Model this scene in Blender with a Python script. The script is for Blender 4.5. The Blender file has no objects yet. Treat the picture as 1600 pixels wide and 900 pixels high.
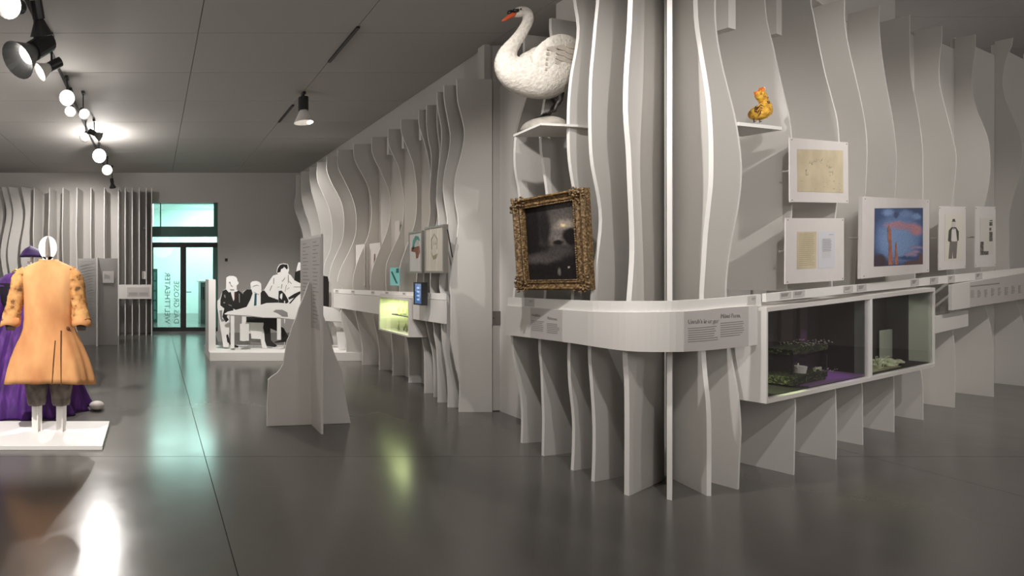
import bpy, math, random
from mathutils import Vector, Matrix
random.seed(7)
S = bpy.context.scene
COL = S.collection
PI = math.pi

# ------------------------------------------------------------------ camera
cam_d = bpy.data.cameras.new('camera'); cam = bpy.data.objects.new('camera', cam_d); COL.objects.link(cam)
cam.location = (0, 0, 1.6); cam.rotation_euler = (PI/2, 0, 0)
cam_d.sensor_width = 36; cam_d.lens = 18.0; cam_d.shift_x = 0.35; cam_d.shift_y = -25/1600
cam_d.clip_start = 0.05; cam_d.clip_end = 100
S.camera = cam
# ------------------------------------------------------------------ world / exposure
w = bpy.data.worlds.new('world'); S.world = w; w.use_nodes = True
w.node_tree.nodes['Background'].inputs[0].default_value = (0.5, 0.5, 0.5, 1)
w.node_tree.nodes['Background'].inputs[1].default_value = 0.05
S.view_settings.view_transform = 'Standard'; S.view_settings.look = 'None'
S.view_settings.gamma = 1; S.view_settings.use_curve_mapping = False
S.view_settings.exposure = 0.25
WARM = (1.0, 0.955, 0.915)

def spot(loc, aim, power, size=60, blend=0.5, rad=0.04, color=WARM, name='spot_light', parent=None):
    d = bpy.data.lights.new(name, 'SPOT'); d.energy = power; d.spot_size = math.radians(size)
    d.spot_blend = blend; d.shadow_soft_size = rad; d.color = color
    o = bpy.data.objects.new(name, d); COL.objects.link(o)
    o.location = loc
    o.rotation_euler = (Vector(aim)-Vector(loc)).to_track_quat('-Z', 'Y').to_euler()
    return o
def area(loc, aim, power, sx, sy, color=WARM, name='area_light'):
    d = bpy.data.lights.new(name, 'AREA'); d.shape = 'RECTANGLE'; d.size = sx; d.size_y = sy
    d.energy = power; d.color = color
    o = bpy.data.objects.new(name, d); COL.objects.link(o); o.location = loc
    o.rotation_euler = (Vector(aim)-Vector(loc)).to_track_quat('-Z', 'Y').to_euler()
    return o
def point(loc, power, rad=0.5, color=WARM):
    d = bpy.data.lights.new('fill_or_lamp_light', 'POINT'); d.energy = power; d.shadow_soft_size = rad; d.color = color
    o = bpy.data.objects.new('fill_or_lamp_light', d); COL.objects.link(o); o.location = loc; return o
# track spotlights out of view (on the ceiling tracks in front of the prow and the wings)
spot((1.7, 2.9, 4.05), (3.6, 4.3, 2.2), 230, 70, 0.8)
spot((2.2, 1.2, 4.05), (3.9, 3.6, 1.7), 150, 70, 0.8)
spot((4.2, 1.0, 4.05), (4.7, 4.0, 2.3), 190, 62, 0.9)
spot((6.6, 2.2, 4.7), (6.9, 5.0, 1.9), 230, 80, 0.8)
spot((9.6, 3.4, 4.9), (9.8, 6.2, 1.7), 200, 80, 0.8)
spot((2.2, 7.4, 3.85), (3.6, 7.9, 1.6), 90, 85, 0.7, color=(1.0, 0.88, 0.74))
spot((1.5, 5.0, 4.05), (3.3, 6.2, 1.85), 260, 26, 0.6)
spot((2.2, 9.9, 4.0), (3.7, 10.2, 1.8), 170, 95, 0.8)
spot((1.0, 7.2, 4.0), (2.0, 10.0, 1.2), 520, 62, 0.8)
spot((-1.05, 10.1, 3.84), (-0.4, 1.5, 0.4), 300, 62, 0.6, 0.03)
spot((-1.9, 2.7, 4.0), (-1.15, 5.0, 1.0), 760, 46, 0.5, 0.03)
spot((-1.1, 7.6, 4.0), (-1.1, 5.2, 0.4), 420, 60, 0.5)
spot((-1.6, 10.3, 3.95), (-1.9, 13.2, 1.7), 340, 85, 0.7)
# unseen fill lights, added around the hall to lift the dark interior
for (x, y, z, p) in [(0.5, -1.5, 3.0, 120), (-3.0, 1.5, 3.0, 70), (5.0, -1.8, 3.0, 80), (10.0, -0.5, 3.4, 110), (14.5, 3.0, 3.6, 60), (10.5, 10.5, 3.6, 90)]:
    point((x, y, z), p, 0.6)
# two bare lamps of the left track; the last point is unseen added fill
point((-1.16, 6.7, 3.70), 12, 0.10); point((-1.0, 9.7, 3.80), 55, 0.06); point((-4.0, 7.5, 2.6), 60, 0.5)

# ------------------------------------------------------------------ pixel helpers (principal point 240,425; f = 800)
H = 1.6
def uv(x, y): return (x-240)/800.0, (425-y)/800.0
def at(x, y, Y):
    u, v = uv(x, y); return Vector((u*Y, Y, H+v*Y))
def floor_pt(x, y):
    Y = H*800/(y-425.0); return Vector(((x-240)/800*Y, Y))
def hit(x, y, P, d):
    """ray through a photo point, cut with the upright plane through P along d: (distance along d, height)"""
    u, v = uv(x, y)
    s = (u*P[1]-P[0])/(d[0]-u*d[1]); Y = P[1]+s*d[1]
    return s, H+v*Y

# ------------------------------------------------------------------ materials
def mat(name, col, rough=0.6, metal=0.0, emit=None, estr=0.0, bump=0.0, bscale=40, var=0.0, vscale=6, spec=0.5, sheen=0.0, coat=0.0):
    m = bpy.data.materials.new(name); m.use_nodes = True
    nt = m.node_tree; b = nt.nodes['Principled BSDF']
    b.inputs['Base Color'].default_value = (*col, 1); b.inputs['Roughness'].default_value = rough
    b.inputs['Metallic'].default_value = metal; b.inputs['Specular IOR Level'].default_value = spec
    if sheen: b.inputs['Sheen Weight'].default_value = sheen
    if coat: b.inputs['Coat Weight'].default_value = coat
    if emit:
        b.inputs['Emission Color'].default_value = (*emit, 1); b.inputs['Emission Strength'].default_value = estr
    tc = nt.nodes.new('ShaderNodeTexCoord')
    if var:
        n = nt.nodes.new('ShaderNodeTexNoise'); n.inputs['Scale'].default_value = vscale; n.inputs['Detail'].default_value = 6
        nt.links.new(tc.outputs['Object'], n.inputs['Vector'])
        r = nt.nodes.new('ShaderNodeMapRange'); r.inputs[1].default_value = 0.3; r.inputs[2].default_value = 0.7
        r.inputs[3].default_value = 1-var; r.inputs[4].default_value = 1+var
        nt.links.new(n.outputs['Fac'], r.inputs[0])
        mx = nt.nodes.new('ShaderNodeVectorMath'); mx.operation = 'SCALE'; mx.inputs[0].default_value = col
        nt.links.new(r.outputs[0], mx.inputs['Scale']); nt.links.new(mx.outputs[0], b.inputs['Base Color'])
    if bump:
        n2 = nt.nodes.new('ShaderNodeTexNoise'); n2.inputs['Scale'].default_value = bscale; n2.inputs['Detail'].default_value = 5
        nt.links.new(tc.outputs['Object'], n2.inputs['Vector'])
        bp = nt.nodes.new('ShaderNodeBump'); bp.inputs['Strength'].default_value = bump; bp.inputs['Distance'].default_value = 0.01
        nt.links.new(n2.outputs['Fac'], bp.inputs['Height']); nt.links.new(bp.outputs[0], b.inputs['Normal'])
    return m
def ramp_mat(name, cols, scale, rough=0.7, detail=6, stretch=(1, 1, 1), bump=0.0):
    m = bpy.data.materials.new(name); m.use_nodes = True; nt = m.node_tree; b = nt.nodes['Principled BSDF']
    b.inputs['Roughness'].default_value = rough
    tc = nt.nodes.new('ShaderNodeTexCoord'); mp = nt.nodes.new('ShaderNodeMapping'); mp.inputs['Scale'].default_value = stretch
    n = nt.nodes.new('ShaderNodeTexNoise'); n.inputs['Scale'].default_value = scale; n.inputs['Detail'].default_value = detail
    r = nt.nodes.new('ShaderNodeValToRGB'); e = r.color_ramp.elements
    while len(e) < len(cols): e.new(0.5)
    for i, (p, c) in enumerate(cols): e[i].position = p; e[i].color = (*c, 1)
    nt.links.new(tc.outputs['Object'], mp.inputs[0]); nt.links.new(mp.outputs[0], n.inputs['Vector'])
    nt.links.new(n.outputs['Fac'], r.inputs[0]); nt.links.new(r.outputs[0], b.inputs['Base Color'])
    if bump:
        bp = nt.nodes.new('ShaderNodeBump'); bp.inputs['Strength'].default_value = bump; bp.inputs['Distance'].default_value = 0.01
        nt.links.new(n.outputs['Fac'], bp.inputs['Height']); nt.links.new(bp.outputs[0], b.inputs['Normal'])
    return m
def glass_mat(name, tint, gloss=0.12, rough=0.0):
    m = bpy.data.materials.new(name); m.use_nodes = True; nt = m.node_tree; nt.nodes.clear()
    o = nt.nodes.new('ShaderNodeOutputMaterial'); t = nt.nodes.new('ShaderNodeBsdfTransparent'); g = nt.nodes.new('ShaderNodeBsdfGlossy')
    t.inputs[0].default_value = (*tint, 1); g.inputs['Roughness'].default_value = rough
    lw = nt.nodes.new('ShaderNodeFresnel'); lw.inputs[0].default_value = 1.45
    mx = nt.nodes.new('ShaderNodeMixShader'); mm = nt.nodes.new('ShaderNodeMath'); mm.operation = 'MULTIPLY'; mm.inputs[1].default_value = gloss/0.12
    nt.links.new(lw.outputs[0], mm.inputs[0]); nt.links.new(mm.outputs[0], mx.inputs[0])
    nt.links.new(t.outputs[0], mx.inputs[1]); nt.links.new(g.outputs[0], mx.inputs[2]); nt.links.new(mx.outputs[0], o.inputs[0])
    return m
M = {
 'white': mat('white_board', (0.66, 0.635, 0.605), 0.55, bump=0.03, bscale=60, var=0.015, vscale=2),
 'edge': mat('board_edge', (0.80, 0.78, 0.75), 0.5),
 'finface': mat('fin_board_face', (0.60, 0.58, 0.55), 0.55, bump=0.03, bscale=60, var=0.015, vscale=2),
 'rim': mat('fin_board_lit_rim', (0.72, 0.705, 0.68), 0.55),  # paler than the face: light caught by the edges is painted in
 'wall': mat('wall_paint', (0.52, 0.495, 0.47), 0.8, var=0.02, vscale=1.2, bump=0.04, bscale=120),
 'ceil': mat('ceiling_panel_grey', (0.47, 0.45, 0.425), 0.75, var=0.02, vscale=0.8),
 'plenum': mat('plenum_dark', (0.03, 0.03, 0.03), 0.9),
 'black': mat('black_paint', (0.012, 0.012, 0.012), 0.4),
 'dark': mat('dark_metal', (0.05, 0.05, 0.052), 0.35, 0.6),
 'lampgrey': mat('lamp_grey', (0.16, 0.16, 0.16), 0.35, 0.5),
 'lens': mat('lamp_lens', (0.9, 0.9, 0.9), 0.3, emit=(1, 0.93, 0.82), estr=14),
 'lenshot': mat('lamp_lens_hot', (0.9, 0.9, 0.9), 0.3, emit=(1, 0.95, 0.88), estr=70),
 'lensdim': mat('lamp_lens_dim', (0.9, 0.9, 0.9), 0.3, emit=(1, 0.95, 0.88), estr=4),
 'panel': mat('text_panel_grey', (0.50, 0.465, 0.45), 0.6),
 'card': mat('caption_card_grey', (0.55, 0.52, 0.50), 0.6),
 'ink': mat('printed_ink', (0.12, 0.11, 0.11), 0.7),
 'inksoft': mat('printed_ink_soft', (0.26, 0.24, 0.235), 0.7),
 'paper': mat('mount_paper', (0.66, 0.62, 0.60), 0.8, var=0.02, vscale=10),
 'cream': ramp_mat('cream_drawing', [(0.35, (0.50, 0.42, 0.28)), (0.6, (0.60, 0.51, 0.35))], 5),
 'ivory': mat('ivory_paper', (0.72, 0.66, 0.56), 0.8),
 'artwhite': mat('print_white', (0.80, 0.79, 0.77), 0.6),
 'artblack': mat('print_black', (0.014, 0.013, 0.012), 0.5),
 'artgrey': mat('print_grey', (0.25, 0.245, 0.235), 0.6),
 'artteal': mat('print_teal', (0.02, 0.09, 0.12), 0.5),
 'artred': mat('print_oxblood', (0.06, 0.015, 0.01), 0.5),
 'gold': ramp_mat('gilded_wood', [(0.32, (0.035, 0.018, 0.007)), (0.5, (0.13, 0.075, 0.028)), (0.70, (0.36, 0.24, 0.11))], 60, 0.36, bump=0.7),
 'coat': ramp_mat('ochre_suede', [(0.3, (0.50, 0.20, 0.070)), (0.5, (0.66, 0.31, 0.12)), (0.7, (0.80, 0.43, 0.18))], 3.2, 0.85, stretch=(1, 1, 0.6), bump=0.25),
 'coatlace': ramp_mat('ochre_lace', [(0.33, (0.12, 0.055, 0.02)), (0.41, (0.44, 0.20, 0.06)), (0.62, (0.64, 0.34, 0.12))], 15, 0.85, bump=0.6),
 'coatdark': mat('coat_slit_brown', (0.12, 0.045, 0.015), 0.9),
 'breech': ramp_mat('grey_linen', [(0.3, (0.08, 0.065, 0.055)), (0.7, (0.20, 0.17, 0.15))], 12, 0.9, bump=0.3),
 'purple': ramp_mat('purple_velvet', [(0.3, (0.035, 0.006, 0.085)), (0.55, (0.075, 0.014, 0.17)), (0.75, (0.16, 0.04, 0.30))], 5, 0.7, stretch=(3, 3, 0.5)),
 'purpledark': mat('purple_black', (0.010, 0.004, 0.014), 0.8),
 'hat': mat('purple_hat', (0.035, 0.008, 0.09), 0.7),
 'gilt': mat('gilt_trim', (0.55, 0.36, 0.12), 0.4, 0.4),
 'feather': ramp_mat('swan_plumage', [(0.35, (0.56, 0.52, 0.46)), (0.55, (0.66, 0.62, 0.56)), (0.75, (0.74, 0.70, 0.64))], 40, 0.85, bump=0.9),
 'quill': mat('swan_wing_feather', (0.50, 0.455, 0.39), 0.8, bump=0.3, bscale=90, var=0.08, vscale=20),
 'beak': mat('orange_beak', (0.60, 0.10, 0.03), 0.4),
 'foot': mat('dark_webbed_foot', (0.035, 0.028, 0.025), 0.5),
 'stone': ramp_mat('plaster_mound', [(0.35, (0.20, 0.185, 0.16)), (0.65, (0.36, 0.335, 0.295))], 14, 0.9, bump=0.6),
 'yfeather': ramp_mat('yellow_feather', [(0.3, (0.30, 0.15, 0.02)), (0.5, (0.66, 0.36, 0.04)), (0.7, (0.85, 0.55, 0.08))], 45, 0.8, bump=0.6),
 'ofeather': mat('orange_feather', (0.75, 0.20, 0.03), 0.7, var=0.3, vscale=60),
 'steel': mat('brushed_plate', (0.17, 0.15, 0.14), 0.45, 0.3),
 'glass': glass_mat('case_glass', (0.95, 0.95, 0.95), 0.03),
 'tealglass': glass_mat('teal_door_glass', (0.60, 0.75, 0.72), 0.05),
 'tealbeam': mat('green_painted_beam', (0.05, 0.14, 0.11), 0.4),
 'corrwhite': mat('corridor_white', (0.78, 0.84, 0.82), 0.7),
 'etch': mat('etched_lettering', (0.14, 0.30, 0.29), 0.6),
 'casedark': mat('case_black_lining', (0.020, 0.014, 0.016), 0.7),
 'caseplum': mat('case_plum_panel', (0.055, 0.030, 0.038), 0.6),
 'casegrey': mat('case_grey_lining', (0.16, 0.17, 0.15), 0.7),
 'caselit': mat('case_green_lit', (0.40, 0.415, 0.35), 0.7),  # green cast of the case light painted into pale boards
 'soil': ramp_mat('model_litter', [(0.5, (0.008, 0.009, 0.006)), (0.68, (0.20, 0.22, 0.09))], 60, 0.9, bump=0.8),
 'pale': mat('pale_cloth', (0.62, 0.64, 0.46), 0.8, bump=0.4, bscale=50),
 'tan': mat('tan_floor_mat', (0.34, 0.32, 0.20), 0.9),
 'violet': mat('violet_lit_floor', (0.22, 0.12, 0.26), 0.6),  # violet of the case light painted into the plate
 'screen': mat('tablet_screen', (0.02, 0.05, 0.12), 0.2, emit=(0.10, 0.22, 0.50), estr=0.7),
 'silver': mat('silver_frame', (0.36, 0.34, 0.31), 0.35, 0.7),
 'cyan': mat('cyan_photo_card', (0.16, 0.42, 0.40), 0.3, emit=(0.15, 0.42, 0.40), estr=0.25),  # slight emission stands in for light passing through the card
 'leafdark': mat('card_dark_green', (0.03, 0.12, 0.12), 0.5),
 'acid': ramp_mat('lit_terrarium', [(0.4, (0.16, 0.20, 0.04)), (0.55, (0.45, 0.52, 0.16)), (0.7, (0.75, 0.80, 0.42))], 14, 0.8, stretch=(1, 1, 2.5)),
}
# floor: dark glossy grey screed
fm = bpy.data.materials.new('grey_floor_screed'); fm.use_nodes = True; nt = fm.node_tree; b = nt.nodes['Principled BSDF']
tc = nt.nodes.new('ShaderNodeTexCoord'); n1 = nt.nodes.new('ShaderNodeTexNoise'); n1.inputs['Scale'].default_value = 0.9; n1.inputs['Detail'].default_value = 8
geo = nt.nodes.new('ShaderNodeNewGeometry')
r1 = nt.nodes.new('ShaderNodeValToRGB'); r1.color_ramp.elements[0].color = (0.105, 0.099, 0.090, 1); r1.color_ramp.elements[1].color = (0.138, 0.130, 0.119, 1)
nt.links.new(geo.outputs['Position'], n1.inputs['Vector']); nt.links.new(n1.outputs['Fac'], r1.inputs[0]); nt.links.new(r1.outputs[0], b.inputs['Base Color'])
n3 = nt.nodes.new('ShaderNodeTexNoise'); n3.inputs['Scale'].default_value = 3.0; n3.inputs['Detail'].default_value = 5
r3 = nt.nodes.new('ShaderNodeMapRange'); r3.inputs[3].default_value = 0.16; r3.inputs[4].default_value = 0.25
nt.links.new(geo.outputs['Position'], n3.inputs['Vector']); nt.links.new(n3.outputs['Fac'], r3.inputs[0]); nt.links.new(r3.outputs[0], b.inputs['Roughness'])
b.inputs['Specular IOR Level'].default_value = 0.55
n4 = nt.nodes.new('ShaderNodeTexNoise'); n4.inputs['Scale'].default_value = 7.0; bp4 = nt.nodes.new('ShaderNodeBump'); bp4.inputs['Strength'].default_value = 0.05; bp4.inputs['Distance'].default_value = 0.01
nt.links.new(geo.outputs['Position'], n4.inputs['Vector']); nt.links.new(n4.outputs['Fac'], bp4.inputs['Height']); nt.links.new(bp4.outputs[0], b.inputs['Normal'])
M['floor'] = fm

# ------------------------------------------------------------------ mesh builder
class MB:
    def __init__(s): s.v = []; s.f = []
    def add(s, vs, fs):
        o = len(s.v); s.v += [tuple(p) for p in vs]; s.f += [tuple(i+o for i in f) for f in fs]; return s
    def hexa(s, p):   # p: 4 bottom + 4 top, same winding
        return s.add(p, [(0, 3, 2, 1), (4, 5, 6, 7), (0, 1, 5, 4), (1, 2, 6, 5), (2, 3, 7, 6), (3, 0, 4, 7)])
    def box(s, x0, x1, y0, y1, z0, z1):
        return s.hexa([(x0, y0, z0), (x1, y0, z0), (x1, y1, z0), (x0, y1, z0), (x0, y0, z1), (x1, y0, z1), (x1, y1, z1), (x0, y1, z1)])
    def prism(s, pts, d):   # planar polygon, extruded by vector d
        n = len(pts); d = Vector(d); a = [Vector(p) for p in pts]; bb = [p+d for p in a]
        return s.add(a+bb, [tuple(range(n))[::-1], tuple(range(n, 2*n))]+[(i, (i+1) % n, n+(i+1) % n, n+i) for i in range(n)])
    def loft(s, rings, cap=True):
        n = len(rings[0]); vs = [p for r in rings for p in r]; fs = []
        for k in range(len(rings)-1):
            for i in range(n):
                fs.append((k*n+i, k*n+(i+1) % n, (k+1)*n+(i+1) % n, (k+1)*n+i))
        if cap: fs += [tuple(range(n))[::-1], tuple(range((len(rings)-1)*n, len(rings)*n))]
        return s.add(vs, fs)
    def tube(s, pts, rads, n=12, cap=True, flat=1.0, up=None):
        pts = [Vector(p) for p in pts]
        if not hasattr(rads, '__len__'): rads = [rads]*len(pts)
        rings = []; prev = Vector(up) if up else None
        for i, p in enumerate(pts):
            t = (pts[min(i+1, len(pts)-1)]-pts[max(i-1, 0)]).normalized()
            if prev is None: prev = Vector((0, 1, 0)) if abs(t.y) < 0.9 else Vector((1, 0, 0))
            a = (prev-t*prev.dot(t)).normalized(); c = t.cross(a); prev = a
            r = rads[i]
            rings.append([p+a*math.cos(2*PI*k/n)*r*flat+c*math.sin(2*PI*k/n)*r for k in range(n)])
        return s.loft(rings, cap)
    def ellipsoid(s, c, r, nu=16, nv=10, M3=None):
        rings = []
        for j in range(1, nv):
            th = PI*j/nv
            ring = []
            for i in range(nu):
                p = Vector((r[0]*math.sin(th)*math.cos(2*PI*i/nu), r[1]*math.sin(th)*math.sin(2*PI*i/nu), -r[2]*math.cos(th)))
                if M3: p = M3 @ p
                ring.append(p+Vector(c))
            rings.append(ring)
        return s.loft(rings)
    def build(s, name, m, parent=None, smooth=False, bevel=0, sub=0):
        me = bpy.data.meshes.new(name); me.from_pydata(s.v, [], s.f); me.update()
        if isinstance(m, str): m = M[m]
        me.materials.append(m)
        if smooth:
            for p in me.polygons: p.use_smooth = True
        o = bpy.data.objects.new(name, me); COL.objects.link(o)
        if parent:
            o.parent = parent; o.matrix_parent_inverse = base_inv(parent)
        if bevel:
            bm = o.modifiers.new('bevel', 'BEVEL'); bm.width = bevel; bm.segments = 2; bm.limit_method = 'ANGLE'
        if sub:
            sm = o.modifiers.new('sub', 'SUBSURF'); sm.levels = sub; sm.render_levels = sub
        return o
def base_inv(p):
    m = Matrix.Translation(p.location)
    if p.parent: m = Matrix.Translation(Vector((0, 0, 0))) @ m
    return m.inverted()
def tag(o, label=None, cat=None, group=None, kind=None):
    if label: o['label'] = label
    if cat: o['category'] = cat
    if group: o['group'] = group
    if kind: o['kind'] = kind
    return o
def thing(name, loc, label, cat, group=None):
    o = bpy.data.objects.new(name, None); COL.objects.link(o); o.location = loc; o.empty_display_size = 0.1
    return tag(o, label, cat, group)
def struct(name, mb, m):
    o = mb.build(name, m); o['kind'] = 'structure'; return o
def box(name, m, parent, *a, **k): return MB().box(*a).build(name, m, parent, **k)

def resample(pts, n=46):
    """pts: list of (s,z) sorted downwards or upwards; smooth Catmull curve, sampled evenly in z"""
    pts = sorted(pts, key=lambda p: p[1]); z = [p[1] for p in pts]; s = [p[0] for p in pts]
    m = []
    for i in range(len(pts)):
        a, c = max(i-1, 0), min(i+1, len(pts)-1); m.append((s[c]-s[a])/max(z[c]-z[a], 1e-6))
    out = []
    for k in range(n+1):
        zz = z[0]+(z[-1]-z[0])*k/n; i = 0
        while i < len(z)-2 and zz > z[i+1]: i += 1
        h = z[i+1]-z[i]; t = (zz-z[i])/h
        ss = (2*t**3-3*t**2+1)*s[i]+(t**3-2*t**2+t)*h*m[i]+(-2*t**3+3*t**2)*s[i+1]+(t**3-t**2)*h*m[i+1]
        out.append((ss, zz))
    return out

def fin_mesh(P, d, prof, depth, th=0.02, cuts=None, zbot=0.0):
    """upright board in the plane through P along d; prof = front edge (s,z); cuts = [(z0,z1)] ranges left out"""
    d = Vector((d[0], d[1], 0)).normalized(); nrm = Vector((-d.y, d.x, 0))*th/2
    def pt(s, z): return Vector((P[0], P[1], 0))+d*s+Vector((0, 0, z))
    segs = []; cur = []
    def inside(z): return any(a < z < b for a, b in (cuts or []))
    zs = [p for p in prof if p[1] >= zbot-1e-4]
    for c in (cuts or []):
        for e in c:
            if zs[0][1] < e < zs[-1][1]:
                j = min(range(len(zs)), key=lambda q: abs(zs[q][1]-e)); zs[j] = (zs[j][0], e)
    for p in zs:
        if inside(p[1]):
            if len(cur) > 1: segs.append(cur)
            cur = []
        else: cur.append(p)
    if len(cur) > 1: segs.append(cur)
    mb = MB()
    for sg in segs:
        n = len(sg); vs = []
        for s, z in sg:
            vs += [pt(s, z)+nrm, pt(s, z)-nrm, pt(depth, z)-nrm, pt(depth, z)+nrm]
        fs = [(0, 1, 2, 3), (4*(n-1)+3, 4*(n-1)+2, 4*(n-1)+1, 4*(n-1))]
        for i in range(n-1):
            a = 4*i; c = a+4
            for k in range(4): fs.append((a+k, c+k, c+(k+1) % 4, a+(k+1) % 4))
        mb.add(vs, fs)
    return FinMesh(mb)

class FinMesh:
    # board mesh whose thin outer rim (raw edge) is paler, with the light it catches painted in
    def __init__(s, mb): s.mb = mb
    def build(s, name, m, parent):
        o = s.mb.build(name, 'finface', parent); o.data.materials.append(M['rim'])
        for p in o.data.polygons:
            v = [o.data.vertices[i].index % 4 for i in p.vertices]
            if sorted(v) in ([0, 0, 1, 1], [0, 1, 2, 3]): p.material_index = 1
        return o
def make_fin(parent, P, d, trace, depth, ztop, th=0.02, cuts=None, zbot=0.0, clamp=None):
    d = Vector((d[0], d[1])).normalized()
    pts = [hit(x, y, P, d) for x, y in trace]
    pts = sorted(pts, key=lambda p: p[1])
    pts = [p for p in pts if zbot+0.03 < p[1] < ztop-0.03]
    lo = hit(*trace[-1], P, d)[0] if trace[-1][1] > trace[0][1] else hit(*trace[0], P, d)[0]
    hi = pts[-1][0]
    pts = [(pts[0][0] if zbot > 0 else lo, zbot)]+pts+[(hi, ztop)]
    prof = resample(pts)
    if clamp:
        prof = [(max(s, clamp[2]) if clamp[0] < z < clamp[1] else s, z) for s, z in prof]
    return fin_mesh(P, d, prof, depth, th, cuts, zbot).build('fin', 'white', parent)

# ================================================================== SETTING
CZ, CZ2 = 4.217, 5.5
# floor with expansion joints
fl = struct('floor', MB().box(-5.3, 17.3, -5.3, 20.2, -0.10, -0.012), 'plenum')
fx = [-5.3, 0.445, 6.2, 11.9, 17.3]; fy = [-5.3, -1.3, 4.44, 10.2, 13.6, 20.2]
for i in range(len(fx)-1):
    for j in range(len(fy)-1):
        g = 0.003
        MB().box(fx[i]+g, fx[i+1]-g, fy[j]+g, fy[j+1]-g, -0.012, 0).build('floor_slab', 'floor', fl)
# ceiling: low part and a higher bay on the right
ce = struct('ceiling', MB().box(-5.3, 5.56, -5.3, 13.8, CZ+0.03, CZ+0.1).box(5.56, 17.3, -5.3, 13.8, CZ2+0.03, CZ2+0.1), 'plenum')
def panels(x0s, y0s, z):
    proto = None
    wx = 1.69; wy = 1.11
    for x0 in x0s:
        for y0 in y0s:
            if proto is None:
                proto = MB().box(0.004, wx-0.004, 0.004, wy-0.004, 0, 0.03).build('ceiling_panel', 'ceil', ce); o = proto
            else:
                o = proto.copy(); COL.objects.link(o)
            o.location = (x0, y0, z)
panels([0.487+1.69*k for k in range(-3, 3)], [5.61+1.11*k for k in range(-9, 8)], CZ)
panels([5.56+1.69*k for k in range(0, 7)], [5.61+1.11*k for k in range(-9, 8)], CZ2)
struct('trim_1', MB().box(5.56, 5.66, -5.3, 13.8, CZ, CZ2), 'wall')
# walls
FY = 13.5
struct('wall_far', MB().box(-5.3, -0.03, FY, FY+0.3, 0, CZ2).box(1.70, 17.3, FY, FY+0.3, 0, CZ2).box(-0.03, 1.70, FY, FY+0.3, 3.43, CZ2), 'wall')
struct('wall_left', MB().box(-5.3, -5.0, -5.3, FY, 0, CZ), 'wall')
struct('wall_back', MB().box(-5.0, 17.0, -5.3, -5.0, 0, CZ2), 'wall')
struct('wall_right', MB().box(17.0, 17.3, -5.0, FY, 0, CZ2), 'wall')
# the long wall behind the left row of fins and its facing return with the hidden door
struct('wall_inner', MB().box(3.87, 4.0, 5.95, FY, 0, CZ), 'wall')
struct('wall_return', MB().box(3.865, 5.4, 5.91, 6.05, 0, CZ).box(3.80, 3.865, 5.885, 6.0, 0, CZ), 'wall')
# core of the prow and of the right wing
RB = [(3.623, 3.596), (3.970, 3.673), (4.305, 3.776), (5.047, 4.038), (5.827, 4.369), (6.56, 4.741), (7.39, 5.12), (8.32, 5.54), (9.45, 6.04), (10.76, 6.56), (12.23, 7.13), (13.7, 7.72), (15.2, 8.3)]
ND = Vector((-0.39, 0.92)).normalized()
BD = [0.55, 0.55, 0.50, 0.40]+[0.27]*7      # depth of the fins along the wing
back = [Vector(p)+ND*q for p, q in zip(RB[2:], BD)]
def pr(pts, z0, z1):
    return MB().prism([(p[0], p[1], z0) for p in pts], (0, 0, z1-z0))
endw = Vector((8.69, 6.0))
tall = [(3.93, 5.0), (3.98, 4.5), tuple(back[0])]+[tuple(p) for p in back[1:6]]+[tuple(endw), (8.5, 6.9), (5.4, 6.5)]
struct('wall_core', pr(tall, 0, CZ), 'white')
t2 = [tuple(back[4]-Vector((0.93, 0.42))*1.15), tuple(back[4]), tuple(back[5]), tuple(endw), (8.5, 6.9), (5.7, 6.2)]
struct('wall_core_upper', pr([(5.70, 4.60), tuple(back[4]), tuple(back[5]), tuple(endw), (8.5, 6.9), (5.7, 6.2)], CZ, CZ2), 'white')
lowc = [(3.98, 5.91), (4.02, 5.0), (4.9, 5.5), (5.0, 5.91)]
struct('wall_core_side', pr(lowc, 0, 3.74), 'white')
# low board wall behind the far half of the right wing
for i in range(5, len(back)-1):
    a = back[i] if i > 5 else endw+Vector((0.01, 0.003)); c = back[i+1]; tops = {5: 4.50, 6: 4.56, 7: 4.72, 8: 4.88, 9: 5.0, 10: 5.1}
    n = ND*0.03
    t0 = tops.get(i, 5); 
    MB().hexa([(a.x, a.y, 0), (c.x, c.y, 0), (c.x+n.x, c.y+n.y, 0), (a.x+n.x, a.y+n.y, 0), (a.x, a.y, t0), (c.x, c.y, t0), (c.x+n.x, c.y+n.y, t0), (a.x+n.x, a.y+n.y, t0)]).build('wall_wing_%d' % (i-4), 'white')['kind'] = 'structure'

# corridor beyond the glass door
struct('wall_corridor', MB().box(-1.6, -1.5, FY+0.3, 19.9, 0, 4.0).box(3.2, 3.3, FY+0.3, 19.9, 0, 4.0).box(-1.6, 3.3, 19.8, 19.9, 0, 4.0).box(-1.6, 3.3, FY+0.3, 19.9, 4.0, 4.1).box(-1.6, -0.0, 17.2, 17.3, 0, 4.0), 'corrwhite')
area((1.0, 16.5, 3.95), (1.0, 16.5, 0), 320, 2.2, 2.2, (0.90, 1.0, 0.97), 'corridor_light')
area((2.2, 18.5, 3.9), (1.8, 19.7, 1.5), 150, 1.5, 1.0, (0.85, 1.0, 0.98), 'corridor_light')
cl = thing('ceiling_lamp', (0.98, 15.6, 3.7), 'round bright lamp under the ceiling of the corridor behind the glass door', 'lamp')
MB().tube([(0.98, 15.6, 3.86), (0.98, 15.6, 3.98)], [0.16, 0.16], 20).build('lamp_shade', 'lampgrey', cl)
MB().tube([(0.98, 15.6, 3.84), (0.98, 15.6, 3.862)], [0.15, 0.15], 20).build('lamp_glass', 'lensdim', cl)
lk = thing('locker_cabinet', (-0.35, 16.4, 0), 'dark green locker cabinet inside the corridor at the left edge of the glass door', 'cabinet')
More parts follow.
